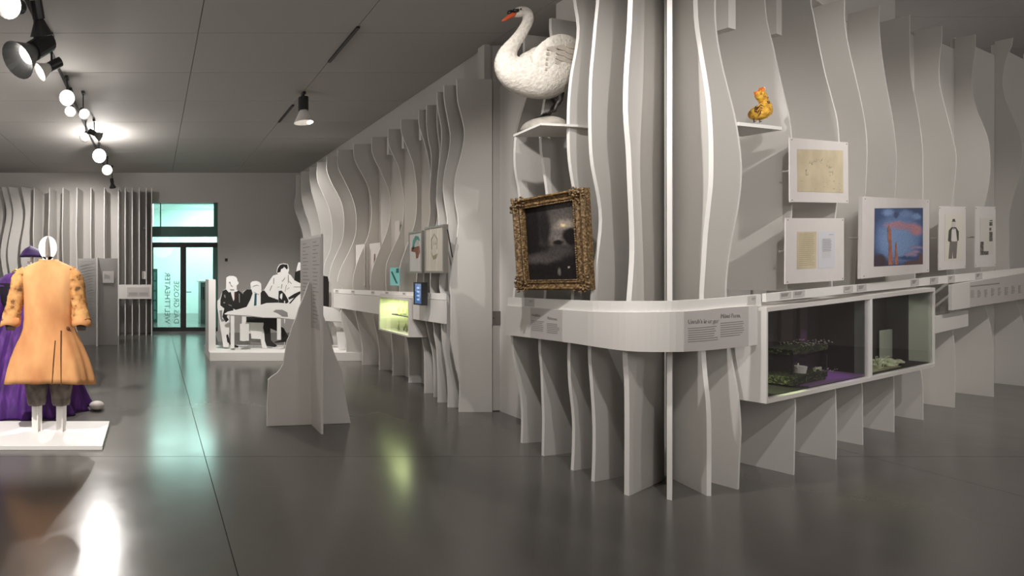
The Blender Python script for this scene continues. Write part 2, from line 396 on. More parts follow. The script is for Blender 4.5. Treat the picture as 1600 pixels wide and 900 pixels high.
box('body', 'tealbeam', lk, -0.9, 0.12, 16.2, 16.8, 0, 1.7)
for k in range(5):
    box('locker_door', 'etch', lk, -0.28, 0.08, 16.185, 16.2, 0.1+k*0.31, 0.36+k*0.31)
ct = thing('reception_counter', (1.75, 16.0, 0), 'grey counter block in the corridor behind the right door leaf', 'counter')
box('body', 'lampgrey', ct, 1.45, 2.3, 15.8, 16.6, 0, 1.28)
box('counter_top', 'corrwhite', ct, 1.40, 2.35, 15.75, 16.65, 1.28, 1.33)
sign = box('wall_monitor', 'black', None, 1.50, 1.54, 15.6, 15.8, 0.75, 1.15); tag(sign, 'small black monitor box on the side of the corridor counter', 'monitor')

# door_1: transom glazing, green beam, double glazed doors
dr = MB().box(-0.03, 1.70, 13.62, 13.74, 2.54, 2.81).build('door_1', 'tealbeam'); dr['kind'] = 'structure'
box('door_frame', 'black', dr, -0.03, 1.70, 13.60, 13.68, 2.255, 2.385)
box('door_frame', 'black', dr, 0.715, 0.865, 13.60, 13.68, 0.12, 2.255)
box('door_frame', 'black', dr, -0.03, 1.70, 13.60, 13.68, 0.03, 0.13)
box('threshold', 'lampgrey', dr, -0.03, 1.70, 13.52, 13.78, 0.0, 0.03)
box('door_frame', 'black', dr, -0.03, -0.005, 13.60, 13.68, 0.13, 2.255)
box('door_frame', 'tealbeam', dr, 1.58, 1.70, 13.60, 13.68, 0.13, 2.255)
box('glass_pane', 'tealglass', dr, -0.005, 0.715, 13.63, 13.64, 0.13, 2.255)
box('glass_pane', 'tealglass', dr, 0.865, 1.58, 13.63, 13.64, 0.13, 2.255)
box('transom_pane', 'tealglass', dr, -0.03, 1.70, 13.63, 13.64, 2.385, 2.54)
tp = box('transom_pane', 'tealglass', dr, -0.03, 1.60, 13.63, 13.64, 2.81, 3.43)
box('door_frame', 'tealbeam', dr, 1.60, 1.70, 13.60, 13.68, 2.81, 3.43)
box('door_frame', 'tealbeam', dr, 0.17, 0.20, 13.62, 13.66, 2.81, 3.43)
MB().tube([(0.87, 13.57, 1.07), (1.0, 13.57, 1.07)], 0.012, 8).tube([(0.88, 13.57, 1.07), (0.88, 13.62, 1.07)], 0.01, 8).build('door_handle', 'dark', dr)
def quad_uv(name, m, parent, p):
    # flat sheet, corners BL BR TR TL, with picture coordinates 0..1
    me = bpy.data.meshes.new(name); me.from_pydata([tuple(v) for v in p], [], [(0, 1, 2, 3)]); me.update()
    uvl = me.uv_layers.new(name='UVMap')
    for i, c in enumerate(((0, 0), (1, 0), (1, 1), (0, 1))): uvl.data[i].uv = c
    me.materials.append(m); o = bpy.data.objects.new(name, me); COL.objects.link(o)
    if parent: o.parent = parent; o.matrix_parent_inverse = base_inv(parent)
    return o
def paint_mat(name, base, spots, nscale=7, wob=0.10, grain=0.25, rough=0.5):
    # painted picture: soft-edged patches of colour (u, v, ru, rv, colour, softness) laid over a ground
    m = bpy.data.materials.new(name); m.use_nodes = True; nt = m.node_tree; b = nt.nodes['Principled BSDF']; b.inputs['Roughness'].default_value = rough
    L = nt.links.new; tc = nt.nodes.new('ShaderNodeTexCoord'); no = nt.nodes.new('ShaderNodeTexNoise'); no.inputs['Scale'].default_value = nscale; no.inputs['Detail'].default_value = 7
    L(tc.outputs['UV'], no.inputs['Vector'])
    sb = nt.nodes.new('ShaderNodeVectorMath'); sb.operation = 'SUBTRACT'; sb.inputs[1].default_value = (.5, .5, .5); L(no.outputs['Color'], sb.inputs[0])
    sc = nt.nodes.new('ShaderNodeVectorMath'); sc.operation = 'SCALE'; sc.inputs['Scale'].default_value = wob*2; L(sb.outputs[0], sc.inputs[0])
    ad = nt.nodes.new('ShaderNodeVectorMath'); ad.operation = 'ADD'; L(tc.outputs['UV'], ad.inputs[0]); L(sc.outputs[0], ad.inputs[1])
    cur = nt.nodes.new('ShaderNodeRGB'); cur.outputs[0].default_value = (*base, 1); cur = cur.outputs[0]
    for (u, v, ru, rv, col, soft) in spots:
        d = nt.nodes.new('ShaderNodeVectorMath'); d.operation = 'SUBTRACT'; d.inputs[1].default_value = (u, v, 0); L(ad.outputs[0], d.inputs[0])
        q = nt.nodes.new('ShaderNodeVectorMath'); q.operation = 'MULTIPLY'; q.inputs[1].default_value = (1/ru, 1/rv, 0); L(d.outputs[0], q.inputs[0])
        ln = nt.nodes.new('ShaderNodeVectorMath'); ln.operation = 'LENGTH'; L(q.outputs[0], ln.inputs[0])
        mr = nt.nodes.new('ShaderNodeMapRange'); mr.interpolation_type = 'SMOOTHSTEP'; mr.inputs[1].default_value = 1+soft; mr.inputs[2].default_value = max(0, 1-soft); mr.inputs[3].default_value = 0; mr.inputs[4].default_value = 1
        L(ln.outputs['Value'], mr.inputs[0]); mx = nt.nodes.new('ShaderNodeMix'); mx.data_type = 'RGBA'
        L(mr.outputs[0], mx.inputs['Factor']); L(cur, mx.inputs['A']); mx.inputs['B'].default_value = (*col, 1); cur = mx.outputs['Result']
    n2 = nt.nodes.new('ShaderNodeTexNoise'); n2.inputs['Scale'].default_value = nscale*5; n2.inputs['Detail'].default_value = 4; L(tc.outputs['UV'], n2.inputs['Vector'])
    r2 = nt.nodes.new('ShaderNodeMapRange'); r2.inputs[1].default_value = .3; r2.inputs[2].default_value = .7; r2.inputs[3].default_value = 1-grain; r2.inputs[4].default_value = 1+grain; L(n2.outputs['Fac'], r2.inputs[0])
    ml = nt.nodes.new('ShaderNodeVectorMath'); ml.operation = 'SCALE'; L(cur, ml.inputs[0]); L(r2.outputs[0], ml.inputs['Scale']); L(ml.outputs[0], b.inputs['Base Color'])
    return m
def text_obj(name, s, size, m, parent, matx, align='LEFT', ext=0.0004):
    c = bpy.data.curves.new(name, 'FONT'); c.body = s; c.size = size; c.extrude = ext; c.align_x = align; c.resolution_u = 2
    t = bpy.data.objects.new(name+'_tmp', c); COL.objects.link(t)
    dg = bpy.context.evaluated_depsgraph_get(); me = bpy.data.meshes.new_from_object(t.evaluated_get(dg))
    bpy.data.objects.remove(t); me.materials.clear(); me.materials.append(M[m])
    me.transform(matx)
    o = bpy.data.objects.new(name, me); COL.objects.link(o)
    if parent: o.parent = parent; o.matrix_parent_inverse = base_inv(parent)
    return o
# lettering on the door glass: runs upward and is seen from behind (mirrored)
def door_text(s, x, z, size):
    # local x -> world z, local y -> world +x  (mirrored reading from inside)
    mx = Matrix(((0, 1, 0, x), (0, 0, 1, 13.615), (1, 0, 0, z), (0, 0, 0, 1)))
    return text_obj('door_lettering', s, size, 'etch', dr, mx)
door_text('DAS GROSSE', 0.54, 0.22, 0.20); door_text('WELTTHEATER', 0.30, 0.22, 0.20)
sw = box('light_switch', 'black', None, 1.88, 1.95, FY-0.02, FY, 1.88, 1.96); tag(sw, 'small black switch plate on the far wall right of the glass door', 'switch')

# ================================================================== LEFT ROW OF FINS (long wall)
LW = thing('fin_wall', (3.87, 9.5, 0), 'long row of white wavy upright boards along the receding wall left of the hidden door', 'wall cladding')
LT = [
 (5.860, [(714, 123), (713.6, 136), (715, 158), (720, 178), (725, 200), (725.4, 216), (721, 240), (713.6, 266), (710.4, 286), (711, 316), (715, 336), (715.6, 354), (711, 386), (705, 420), (703, 450), (702.8, 517), (703, 527), (711.7, 573), (717.6, 598), (717, 643)]),
 (6.055, [(694.2, 134.4), (693.6, 146), (694.4, 158), (699, 184), (703.4, 210), (702, 234), (696, 262), (692.6, 286), (692.6, 300), (696, 324), (699, 342), (698.4, 356), (690, 400), (687.6, 430), (687, 450), (690, 513), (691.3, 537), (697, 573), (699.7, 606), (699.7, 636.4)]),
 (6.284, [(683.2, 145), (683, 160), (685, 176), (689.6, 200), (689.6, 226), (686, 258), (683.6, 276), (682.5, 300), (682, 316), (684.5, 334), (685, 356), (680, 390), (674, 415), (672.4, 446), (675, 490), (677.8, 510), (678.5, 524), (682.4, 547), (684, 596), (684, 628.7)]),
 (6.554, [(680.8, 155.6), (683, 196), (686, 222), (687, 240), (685.5, 260), (684, 288), (683, 316), (684, 334), (682, 350), (675, 385), (664, 415), (661.8, 446), (663, 490), (665.8, 504), (669.6, 524.5), (676, 552.6), (678, 583), (678, 620.3)]),
 (6.770, [(665.6, 164.4), (666.4, 196), (670, 222), (673.6, 240), (673.6, 262), (672.4, 282), (671, 306), (672, 330), (669.5, 350), (660, 390), (652, 425), (650.6, 440), (652, 480), (654.8, 500), (660, 532), (662.7, 552.6), (663.2, 580), (663.2, 614)]),
 (6.960, [(654, 171.6), (654.4, 194), (659, 210), (667, 238), (671, 260), (672, 272), (672, 306), (672, 330), (670, 350), (661, 390), (654, 425), (652, 440), (654, 480), (657, 500), (662, 532), (664.7, 552.6), (665, 580), (665, 609)]),
 (7.410, [(626.4, 187), (626.4, 204), (632.4, 222), (640, 240), (646, 258), (649, 278), (650.6, 290), (651, 310), (650, 336), (646, 356), (635, 386), (625.6, 414), (624, 440), (628, 500), (635, 526), (638.7, 558), (638.7, 597.8)]),
 (7.910, [(606, 202), (606.4, 220), (610, 234), (617, 248), (623, 262), (626.4, 280), (629, 296), (631, 310), (630, 338), (627, 356), (620, 376), (612, 392), (605, 408), (603, 420), (603, 450), (607, 500), (611, 520.7), (613, 543), (614, 562), (613.6, 586)]),
 (8.360, [(581, 214), (581, 236), (586, 250), (594, 266), (601, 282), (606, 294), (609.4, 310), (609.4, 338), (606, 356), (600, 374), (594, 388), (586, 408), (580, 428), (579, 450), (582.8, 486.7), (584.7, 502), (589.4, 526), (592.6, 551), (592.6, 578)]),
 (8.820, [(553, 225), (552.6, 244), (558, 258), (568, 276), (575, 292), (579, 310), (580.4, 330), (579, 350), (574, 372), (566, 390), (556, 416), (552, 434), (551.6, 450), (555.4, 485), (558.2, 503.7), (563, 524.5), (566, 545), (566, 570)]),
 (9.235, [(529, 234), (527.6, 260), (536, 278), (543, 292), (550, 308), (555, 326), (556.6, 344), (555, 368), (546, 392), (534, 416), (529, 430), (527, 446), (530.4, 482), (534.6, 503.7), (541, 534), (545, 552), (546, 563)]),
 (9.770, [(511, 244.4), (510.6, 266), (518, 286), (530, 308), (535, 322), (537.4, 344), (535, 374), (527, 394), (518, 414), (514, 434), (514, 460), (520, 500), (530, 530), (533, 556)]),
 (10.26, [(496.4, 253), (495.6, 280), (504, 302), (513, 322), (517.6, 342), (519, 364), (516, 390), (508, 410), (505, 430), (505, 460), (512, 500), (520, 530), (522, 549)]),
 (10.80, [(484, 261.6), (483.6, 274), (486, 296), (492, 318), (498, 340), (501.6, 360), (502, 380), (498, 410), (494, 450), (500, 500), (506, 543)]),
 (11.24, [(470.4, 268), (470.4, 290), (471.6, 310), (476, 330), (483, 350), (486, 366), (487, 390), (484, 420), (482, 460), (488, 500), (494, 538)]),
 (11.65, [(462, 273.6), (462.4, 302), (460, 316), (461, 328), (467, 346), (473, 366), (475, 390), (470, 420), (470, 460), (476, 500), (480, 534)]),
]
for i, (Y, tr) in enumerate(LT):
    P = (3.5, Y)
    cuts = [(0.735, 1.265)] if i in (4, 5, 6) else None
    make_fin(LW, P, (1, 0), tr, 0.37-0.001, 3.805, 0.018, cuts, 0.156 if i in (10, 11) else 0.0, clamp=(0.90, 1.36, -0.099))
# white spacer blocks between the fins high up
for (x0, x1, y0, y1, z0, z1) in [(3.66, 3.86, 7.0, 7.06, 3.41, 3.72), (3.64, 3.86, 7.45, 7.51, 3.40, 3.72), (3.65, 3.86, 7.95, 8.01, 3.43, 3.7)]:
    box('spacer_block', 'white', LW, x0, x1, y0, y1, z0, z1)

# ledge band along the row
LB = thing('text_ledge', (3.37, 7.0, 0.98), 'white text ledge running in front of the receding row of fins', 'ledge')
def lwbox(name, m, parent, x0, x1, pxa, pxb, ya, yb, ya2, yb2, X=None):
    """upright strip in the plane X=x0 seen between photo columns pxa..pxb; heights from rows at each end"""
    Ya = x0*800/(pxa-240.0); Yb = x0*800/(pxb-240.0)
    za0, za1 = H+(425-ya2)*Ya/800, H+(425-ya)*Ya/800; zb0, zb1 = H+(425-yb2)*Yb/800, H+(425-yb)*Yb/800
    return MB().hexa([(x0, Yb, zb0), (x1, Yb, zb0), (x1, Ya, za0), (x0, Ya, za0), (x0, Yb, zb1), (x1, Yb, zb1), (x1, Ya, za1), (x0, Ya, za1)]).build(name, m, parent)
lwbox('ledge_panel', 'white', LB, 3.365, 3.395, 521, 594, 458.5, 463.2, 480, 491)
lwbox('ledge_panel', 'white', LB, 3.365, 3.395, 645, 694, 466.3, 469.5, 498.5, 506)
lwbox('ledge_panel', 'white', LB, 3.365, 3.395, 594, 645, 458.5, 462, 463.2, 466.3)
lwbox('caption_rail', 'edge', LB, 3.375, 3.40, 521, 694, 451.5, 458.5, 457.5, 468.6)
for px in (526, 551, 582, 604, 631, 667):
    yy = 451.5+(px-521)/(694-521)*7+0.8
    c = lwbox('caption_card', 'card', LB, 3.371, 3.376, px-2.2, px+2.8, yy, yy+0.3, yy+4.6, yy+5)
    lwbox('printed_lines', 'inksoft', LB, 3.3695, 3.3712, px-1.4, px+1.4, yy+1.2, yy+1.3, yy+2.6, yy+2.8)
# small lit display box set in the ledge
VB = thing('display_box', (3.32, 7.1, 0.75), 'small open display box glowing yellow-green, set into the ledge of the receding row', 'display case')
x0, x1, ya, yb, z0, z1 = 3.32, 3.86, 6.66, 7.55, 0.75, 1.245
MB().box(x0, x1, ya, yb, z0, z0+0.02).box(x0, x1, ya, yb, z1-0.02, z1).box(x0, x1, ya, ya+0.02, z0+0.02, z1-0.02).box(x0, x1, yb-0.02, yb, z0+0.02, z1-0.02).box(x1-0.1, x1-0.08, ya+0.02, yb-0.02, z0+0.02, z1-0.02).build('case_body', 'white', VB)
box('case_backdrop', 'acid', VB, x1-0.12, x1-0.101, ya+0.02, yb-0.02, z0+0.02, z1-0.02)
box('case_shelf', 'casedark', VB, x0+0.12, x1-0.12, ya+0.02, yb-0.15, 0.985, 1.0)
box('glass_pane', 'glass', VB, x0+0.002, x0+0.008, ya+0.02, yb-0.02, z0+0.02, z1-0.02)
g = MB()
for k in range(90):
    cx, cy, cz = random.uniform(x0+0.15, x1-0.15), random.uniform(ya+0.05, yb-0.2), random.choice([z0+0.02, 1.0])
    h = random.uniform(0.05, 0.17); a = random.uniform(0, PI)
    dx, dy = math.cos(a)*0.015, math.sin(a)*0.015
    g.prism([(cx-dx, cy-dy, cz), (cx+dx, cy+dy, cz), (cx+random.uniform(-.03, .03), cy+random.uniform(-.03, .03), cz+h)], (0.002, 0.002, 0))
tag(g.build('moss_blades', 'acid', VB), kind='stuff')
dl = bpy.data.lights.new('case_lamp', 'AREA'); dl.energy = 9; dl.size = 0.3; dl.size_y = 0.6; dl.shape = 'RECTANGLE'; dl.color = (0.85, 1.0, 0.45)
lo = bpy.data.objects.new('case_lamp', dl); COL.objects.link(lo); lo.location = (3.55, 7.1, 1.21)

# framed pictures, tablet and cards on the receding row
def wallpic(name, label, px0, px1, y0, y1, X, th, frame, face, cat='picture', mount=0.02, lean=0.0, group=None):
    Ya, Yb = X*800/(px1-240.0), X*800/(px0-240.0); Ym = (Ya+Yb)/2
    z1, z0 = H+(425-y0)*Ym/800, H+(425-y1)*Ym/800
    t = thing(name, (X, Ym, z0), label, cat, group)
    if frame:
        f = mount
        mb = MB().box(X, X+th, Ya, Yb, z0, z0+f).box(X, X+th, Ya, Yb, z1-f, z1).box(X, X+th, Ya, Ya+f, z0+f, z1-f).box(X, X+th, Yb-f, Yb, z0+f, z1-f)
        mb.build('picture_frame', frame, t)
        box('backing', 'artgrey', t, X+th-0.004, X+th, Ya+f, Yb-f, z0+f, z1-f)
        MB().box(X+0.008, X+0.012, Ya+f, Yb-f, z0+f, z1-f).build('picture_sheet', face, t)
        box('glass_pane', 'glass', t, X+0.003, X+0.005, Ya+f, Yb-f, z0+f, z1-f)
    else:
        MB().box(X, X+th, Ya, Yb, z0, z1).build('picture_sheet', face, t)
    return t, (X, Ya, Yb, z0, z1)
def blob(parent, name, m, X, pts, Ya, Yb, z0, z1, off):
    """flat printed shape on a sheet facing -x; pts in 0..1 (left to right seen from the room, bottom to top)"""
    q = [(X-off, Yb+(Ya-Yb)*a, z0+(z1-z0)*c) for a, c in pts]
    return MB().prism(q, (-0.0006, 0, 0)).build(name, m, parent)
t, (X, Ya, Yb, z0, z1) = wallpic('framed_drawing', 'silver-framed drawing of a turquoise and brown bonneted figure, left of the two framed sheets', 638, 659, 361.5, 426.5, 3.30, 0.05, 'silver', 'paper', mount=0.022)
blob(t, 'drawn_bonnet', mat('print_turquoise', (0.10, 0.33, 0.27), 0.7), X+0.007, [(.25, .55), (.3, .78), (.5, .9), (.75, .86), (.85, .75), (.6, .8), (.45, .7), (.42, .6)], Ya, Yb, z0, z1, 0.0)
blob(t, 'drawn_coat', mat('print_rust', (0.26, 0.09, 0.05), 0.7), X+0.007, [(.2, .62), (.8, .64), (.85, .5), (.7, .36), (.55, .34), (.5, .5), (.2, .52)], Ya, Yb, z0, z1, 0.0)
blob(t, 'drawn_face', 'card', X+0.0068, [(.5, .62), (.5, .76), (.72, .78), (.8, .66)], Ya, Yb, z0, z1, 0.0)
t, (X, Ya, Yb, z0, z1) = wallpic('framed_drawing', 'silver-framed pale pencil portrait, right of the two framed sheets', 663, 693, 353, 426.5, 3.28, 0.055, 'silver', 'ivory', mount=0.024)
for ring in ([(.35, .5), (.32, .72), (.5, .84), (.68, .72), (.66, .5), (.62, .5), (.64, .7), (.5, .81), (.37, .7), (.39, .5)], [(.3, .48), (.45, .36), (.7, .42), (.6, .3), (.45, .28)], [(.45, .6), (.47, .68), (.5, .6)], [(.55, .6), (.58, .68), (.6, .6)]):
    blob(t, 'pencil_stroke', 'tan', X+0.007, ring, Ya, Yb, z0, z1, 0.0)
MB().tube([(X+0.04, Ya-0.01, z1-0.06), (X+0.13, Ya+0.05, z0+0.18)], 0.006, 6).build('hanging_strut', 'dark', t)
t, (X, Ya, Yb, z0, z1) = wallpic('tablet', 'small wall tablet with glowing blue screen in front of the ledge', 646, 659, 441, 476.5, 3.24, 0.07, 'dark', 'screen', 'tablet', mount=0.018)
for k in range(4):
    blob(t, 'screen_graphic', mat('screen_white', (0.2, 0.3, 0.5), 0.4, emit=(0.35, 0.5, 0.8), estr=0.8), X+0.007, [(.35, .2+k*.17), (.65, .2+k*.17), (.65, .28+k*.17), (.35, .28+k*.17)], Ya, Yb, z0, z1, 0.0)
t, (X, Ya, Yb, z0, z1) = wallpic('photo_card', 'small turquoise photo card standing on the ledge above the glowing display box', 609.5, 624, 418, 446, 3.42, 0.006, None, 'cyan', 'card')
blob(t, 'dark_leaf', 'leafdark', X, [(.1, .75), (.25, .8), (.6, .4), (.85, .12), (.7, .1), (.4, .4)], Ya, Yb, z0, z1, 0.001)
blob(t, 'dark_leaf', 'leafdark', X, [(.65, .7), (.95, .7), (.95, .95), (.7, .95)], Ya, Yb, z0, z1, 0.001)
t, (X, Ya, Yb, z0, z1) = wallpic('paper_sheet', 'white sheet with small drawing between the fins, third sheet from the glowing display box', 556, 570, 382, 446, 3.62, 0.004, None, 'paper', 'sheet')
blob(t, 'drawn_figure', 'inksoft', X, [(.4, .4), (.6, .4), (.6, .75), (.45, .75)], Ya, Yb, z0, z1, 0.001)
t, (X, Ya, Yb, z0, z1) = wallpic('paper_sheet', 'white sheet with a small brown drawing between the fins, warmly lit', 577, 594.5, 380, 446, 3.70, 0.004, None, 'paper', 'sheet')
blob(t, 'drawn_figure', 'gold', X, [(.4, .4), (.6, .45), (.55, .75), (.45, .75)], Ya, Yb, z0, z1, 0.001)
t, _ = wallpic('paper_sheet', 'narrow white sheet tucked between the fins left above the framed drawings', 617, 624, 345, 376, 3.80, 0.004, None, 'paper', 'sheet')

# hidden door in the facing wall
hd = MB().box(3.90, 4.62, 5.885, 5.91, 0.01, CZ-0.02).build('door_2', 'wall'); hd['kind'] = 'structure'
box('door_gap', 'plenum', hd, 3.866, 3.874, 5.88, 5.885, 0.63, 0.95); box('door_gap', 'plenum', hd, 3.866, 3.874, 5.88, 5.885, 0.97, 1.2)
box('push_plate', 'steel', hd, 3.885, 4.09, 5.874, 5.885, 0.995, 1.15)
MB().ellipsoid((3.90, 5.872, 1.07), (0.006, 0.006, 0.006), 8, 6).ellipsoid((4.07, 5.872, 1.07), (0.006, 0.006, 0.006), 8, 6).build('screw', 'dark', hd)

# ================================================================== PROW AND RIGHT WING FINS
PW = thing('fin_wall', (4.0, 4.2, 0), 'white wavy upright boards of the near prow and its right wing, standing fan-like round the corner', 'wall cladding')
PFIN = [
 ((3.446, 4.794), (.98, .19), 0.50, 3.82, [(818.5, 54), (818.5, 90), (822, 149), (814, 176), (806, 208), (804, 237), (804.7, 266), (809.4, 291), (812, 313), (814, 350), (813, 385), (811, 410), (802.5, 463), (800, 530), (804, 564.5), (813, 611), (815.8, 650), (815, 692)]),
 ((3.390, 4.460), (.965, .26), 0.52, 3.82, [(858, 26.7), (859.8, 45), (861.4, 61), (861, 90), (856, 130), (849, 165), (845, 200), (844.6, 232), (849, 263), (854, 299), (857, 340), (856, 380), (853, 430), (851.7, 460), (843, 537), (846, 576), (848, 626.8), (849, 658), (848, 712)]),
 ((3.380, 4.134), (.96, .29), 0.55, 3.83, [(893, -6), (897, 0), (900.6, 18.6), (903.3, 40), (902.5, 61), (898, 88), (892.6, 117), (889.4, 146.6), (887.8, 181), (888.2, 235), (890.5, 260.6), (895, 288), (900, 320), (902, 360), (899, 410), (895, 457.8), (889, 545), (890, 595.6), (895.6, 650), (896, 693), (894, 734.6)]),
 ((3.356, 3.914), (.95, .32), 0.55, 3.83, [(937, -30), (934, 0), (930.7, 32), (927, 74.6), (923.3, 114.6), (922, 149), (921.4, 186.6), (922.8, 235), (926, 263), (932.2, 294), (937.2, 324.4), (938, 352), (934.4, 385.6), (929, 424), (924.7, 469), (921, 551), (924, 595.6), (927.9, 658), (927.9, 712), (926.3, 752)]),
 ((3.397, 3.673), (.88, .47), 0.60, 3.84, [(987, -50), (985, 0), (982.6, 53), (978.3, 117), (977.3, 176), (981.5, 234.5), (984.2, 298.5), (986.9, 362.5), (986.9, 405), (982.6, 469), (976.5, 553), (979, 595.6), (979.6, 673.5), (979.2, 773.5)]),
 (RB[1], (.19, .98), 0.45, 3.90, [(1086, -60), (1086.6, 0), (1088, 34.6), (1094.6, 80), (1101.3, 120), (1106.6, 157), (1109.8, 197), (1111, 235), (1110.5, 285.6), (1106.4, 327), (1102, 369), (1099.4, 410.6), (1096, 466), (1099, 549), (1102, 588), (1106.8, 634.6), (1108, 693), (1107.6, 773.5)]),
 (RB[2], (-.40, .915), 0.55, 3.95, [(1116, -60), (1117.3, 0), (1117.3, 26.7), (1121, 64), (1130.6, 112), (1140, 149), (1149, 186.6), (1153.3, 213), (1157, 243), (1157.8, 280), (1153.6, 319), (1144, 369), (1137, 413), (1134, 463), (1140, 543), (1147.7, 584), (1154, 623), (1157.4, 673.5), (1155.5, 712), (1153.5, 763.7)]),
 (RB[3], ND, 0.55, 4.08, [(1193, -50), (1195, 0), (1198.7, 35), (1206.7, 67), (1214.7, 104), (1224, 144), (1233.3, 184), (1236.8, 213), (1238, 260), (1237, 330), (1232, 400), (1230, 458), (1236, 560), (1242.8, 624.7), (1242, 672.5), (1240.5, 742.8)]),
 (RB[4], ND, 0.50, 4.13, [(1262, -30), (1266.7, 2), (1272, 29), (1280, 72), (1289.3, 114.7), (1300, 154.7), (1308, 186.7), (1311, 220), (1312, 260), (1310, 300), (1306, 332), (1302, 380), (1300, 445), (1304, 570), (1305.5, 610.6), (1307, 672.5), (1306.4, 720)]),
 (RB[5], ND, 0.40, 4.18, [(1320, 0), (1320, 34.7), (1326.7, 77), (1337.3, 122.7), (1346.7, 165), (1353.3, 205), (1354.9, 238), (1353, 288), (1352, 306), (1345, 349), (1338, 420), (1335, 446), (1342, 560), (1346.9, 599), (1347.7, 644), (1348.3, 695.5)]),
 (RB[6], ND, 0.27, 4.30, [(1373.3, 9.3), (1374, 45), (1378.7, 93), (1388, 149), (1394.7, 186.7), (1398.7, 218.7), (1400.5, 240), (1400.5, 262.8), (1397.8, 310), (1392, 350), (1386, 400), (1384, 440), (1390, 540), (1396, 590), (1397, 627.5), (1397, 675.9)]),
 (RB[7], ND, 0.27, 4.42, [(1422.8, 22.4), (1421.6, 49), (1422, 103), (1425, 130), (1432.6, 166.7), (1438.7, 206), (1441.7, 235), (1442, 265.6), (1441.7, 311), (1436, 350), (1430, 400), (1430, 440), (1434, 540), (1438.8, 579), (1441.6, 597), (1442.5, 659)]),
 (RB[8], ND, 0.27, 4.54, [(1474.9, 39), (1471.7, 64), (1468, 93), (1468, 127.6), (1474, 157), (1482.7, 191), (1489, 215.6), (1494, 240.6), (1493, 274), (1489, 307), (1486.7, 321), (1480, 360), (1478, 400), (1480, 430), (1485, 490), (1488.3, 517), (1491.7, 541), (1492.5, 574.7), (1491.7, 638)]),
 (RB[9], ND, 0.27, 4.70, [(1530.9, 51.8), (1524, 81), (1518.9, 113), (1519.4, 142), (1526.7, 171.6), (1537.7, 198.5), (1545, 220.5), (1547, 243), (1547, 271), (1543, 301.7), (1538, 321), (1532, 360), (1531, 400), (1534, 425), (1539.5, 477.7), (1546.5, 504), (1552, 541), (1552.7, 577.5), (1552.7, 621)]),
 (RB[10], ND, 0.27, 4.92, [(1592, 52), (1583, 66), (1575.6, 83.6), (1568.3, 110.5), (1567, 135), (1572, 157), (1580.5, 176.5), (1590, 198.5), (1596.4, 220.5), (1597.8, 240), (1597, 254), (1591.7, 282), (1582, 312.8), (1577, 335), (1576.4, 365.6), (1577.8, 418), (1588.7, 470.6), (1597, 496), (1607, 540), (1612, 604)]),
]
for i, (P, d, dep, zt, tr) in enumerate(PFIN):
    cuts = [(0.60, 1.45)] if 7 <= i <= 10 else None
    make_fin(PW, P, d, tr, dep, zt, 0.028 if 4 <= i <= 6 else 0.022, cuts, clamp=(0.95, 1.70, -0.03) if i > 6 else None)
# nose fin (seen edge-on) and the last fins past the picture edge
d0 = Vector((0.72, 0.70)); prof = resample([(0.0, 0), (-0.01, 0.5), (0.05, 1.05), (0.05, 1.4), (0.02, 1.9), (-0.03, 2.5), (0.03, 3.1), (0.06, 3.86)])
fin_mesh(RB[0], d0, prof, 0.5, 0.026).build('fin', 'white', PW)
for P, zt in ((RB[11], 5.02), (RB[12], 5.1)):
    prof = resample([(0.0, 0), (-0.02, 0.6), (0.12, 1.5), (0.1, 2.1), (-0.05, 2.9), (0.12, 3.9), (0.05, 4.6), (-0.08, zt)])
    fin_mesh(P, ND, prof, 0.27, 0.022).build('fin', 'white', PW)
# dark gap where the two runs of boards meet is real: fins stop short of the core
# white boxes hanging between the fins at the top of the wing
for (pa, pb) in ((2, 3), (3, 4)):
    a = Vector(RB[pa]); c = Vector(RB[pb]); mid = Vector((4.47, 4.02)) if pa == 2 else Vector((5.22, 4.335))
    e = (c-a).normalized()*0.05; n = ND*0.05; z0 = 3.49 if pa == 2 else 3.59
    MB().hexa([tuple(mid-e-n)+(z0,), tuple(mid+e-n)+(z0,), tuple(mid+e+n)+(z0,), tuple(mid-e+n)+(z0,), tuple(mid-e-n)+(z0+.5,), tuple(mid+e-n)+(z0+.5,), tuple(mid+e+n)+(z0+.5,), tuple(mid-e+n)+(z0+.5,)]).build('spacer_block', 'white', PW)

# ---- curved ledge band around the prow
BP = [(790, 3.30, 4.80, 464, 477.5, 523), (850, 3.28, 4.30, 467, 482, 530.5), (900, 3.25, 3.945, 469, 485.5, 537), (928, 3.245, 3.775, 470, 487, 541.5), (982, 3.31, 3.575, 470.5, 488, 548.5), (1046, 3.515, 3.49, 470.5, 487.2, 550), (1091, 3.77, 3.54, 468.5, 485, 548.5), (1130, 4.02, 3.61, 466, 481, 545), (1172, 4.30, 3.69, 462, 478, 540)]
BPX = []
for px, X, Y, a, b_, c in BP:
    Yr = Y; Xr = (px-240)/800*Yr
    BPX.append((px, Xr, Yr, H+(425-a)*Yr/800, H+(425-b_)*Yr/800, H+(425-c)*Yr/800))
def bandpt(px):
    i = 0
    while i < len(BPX)-2 and px > BPX[i+1][0]: i += 1
    p0 = BPX[max(i-1, 0)]; p1 = BPX[i]; p2 = BPX[i+1]; p3 = BPX[min(i+2, len(BPX)-1)]
    t = (px-p1[0])/(p2[0]-p1[0]); out = []
    for k in range(1, 6):
        m1 = (p2[k]-p0[k])/(p2[0]-p0[0])*(p2[0]-p1[0]); m2 = (p3[k]-p1[k])/(p3[0]-p1[0])*(p2[0]-p1[0])
        out.append((2*t**3-3*t**2+1)*p1[k]+(t**3-2*t**2+t)*m1+(-2*t**3+3*t**2)*p2[k]+(t**3-t**2)*m2)
    return out
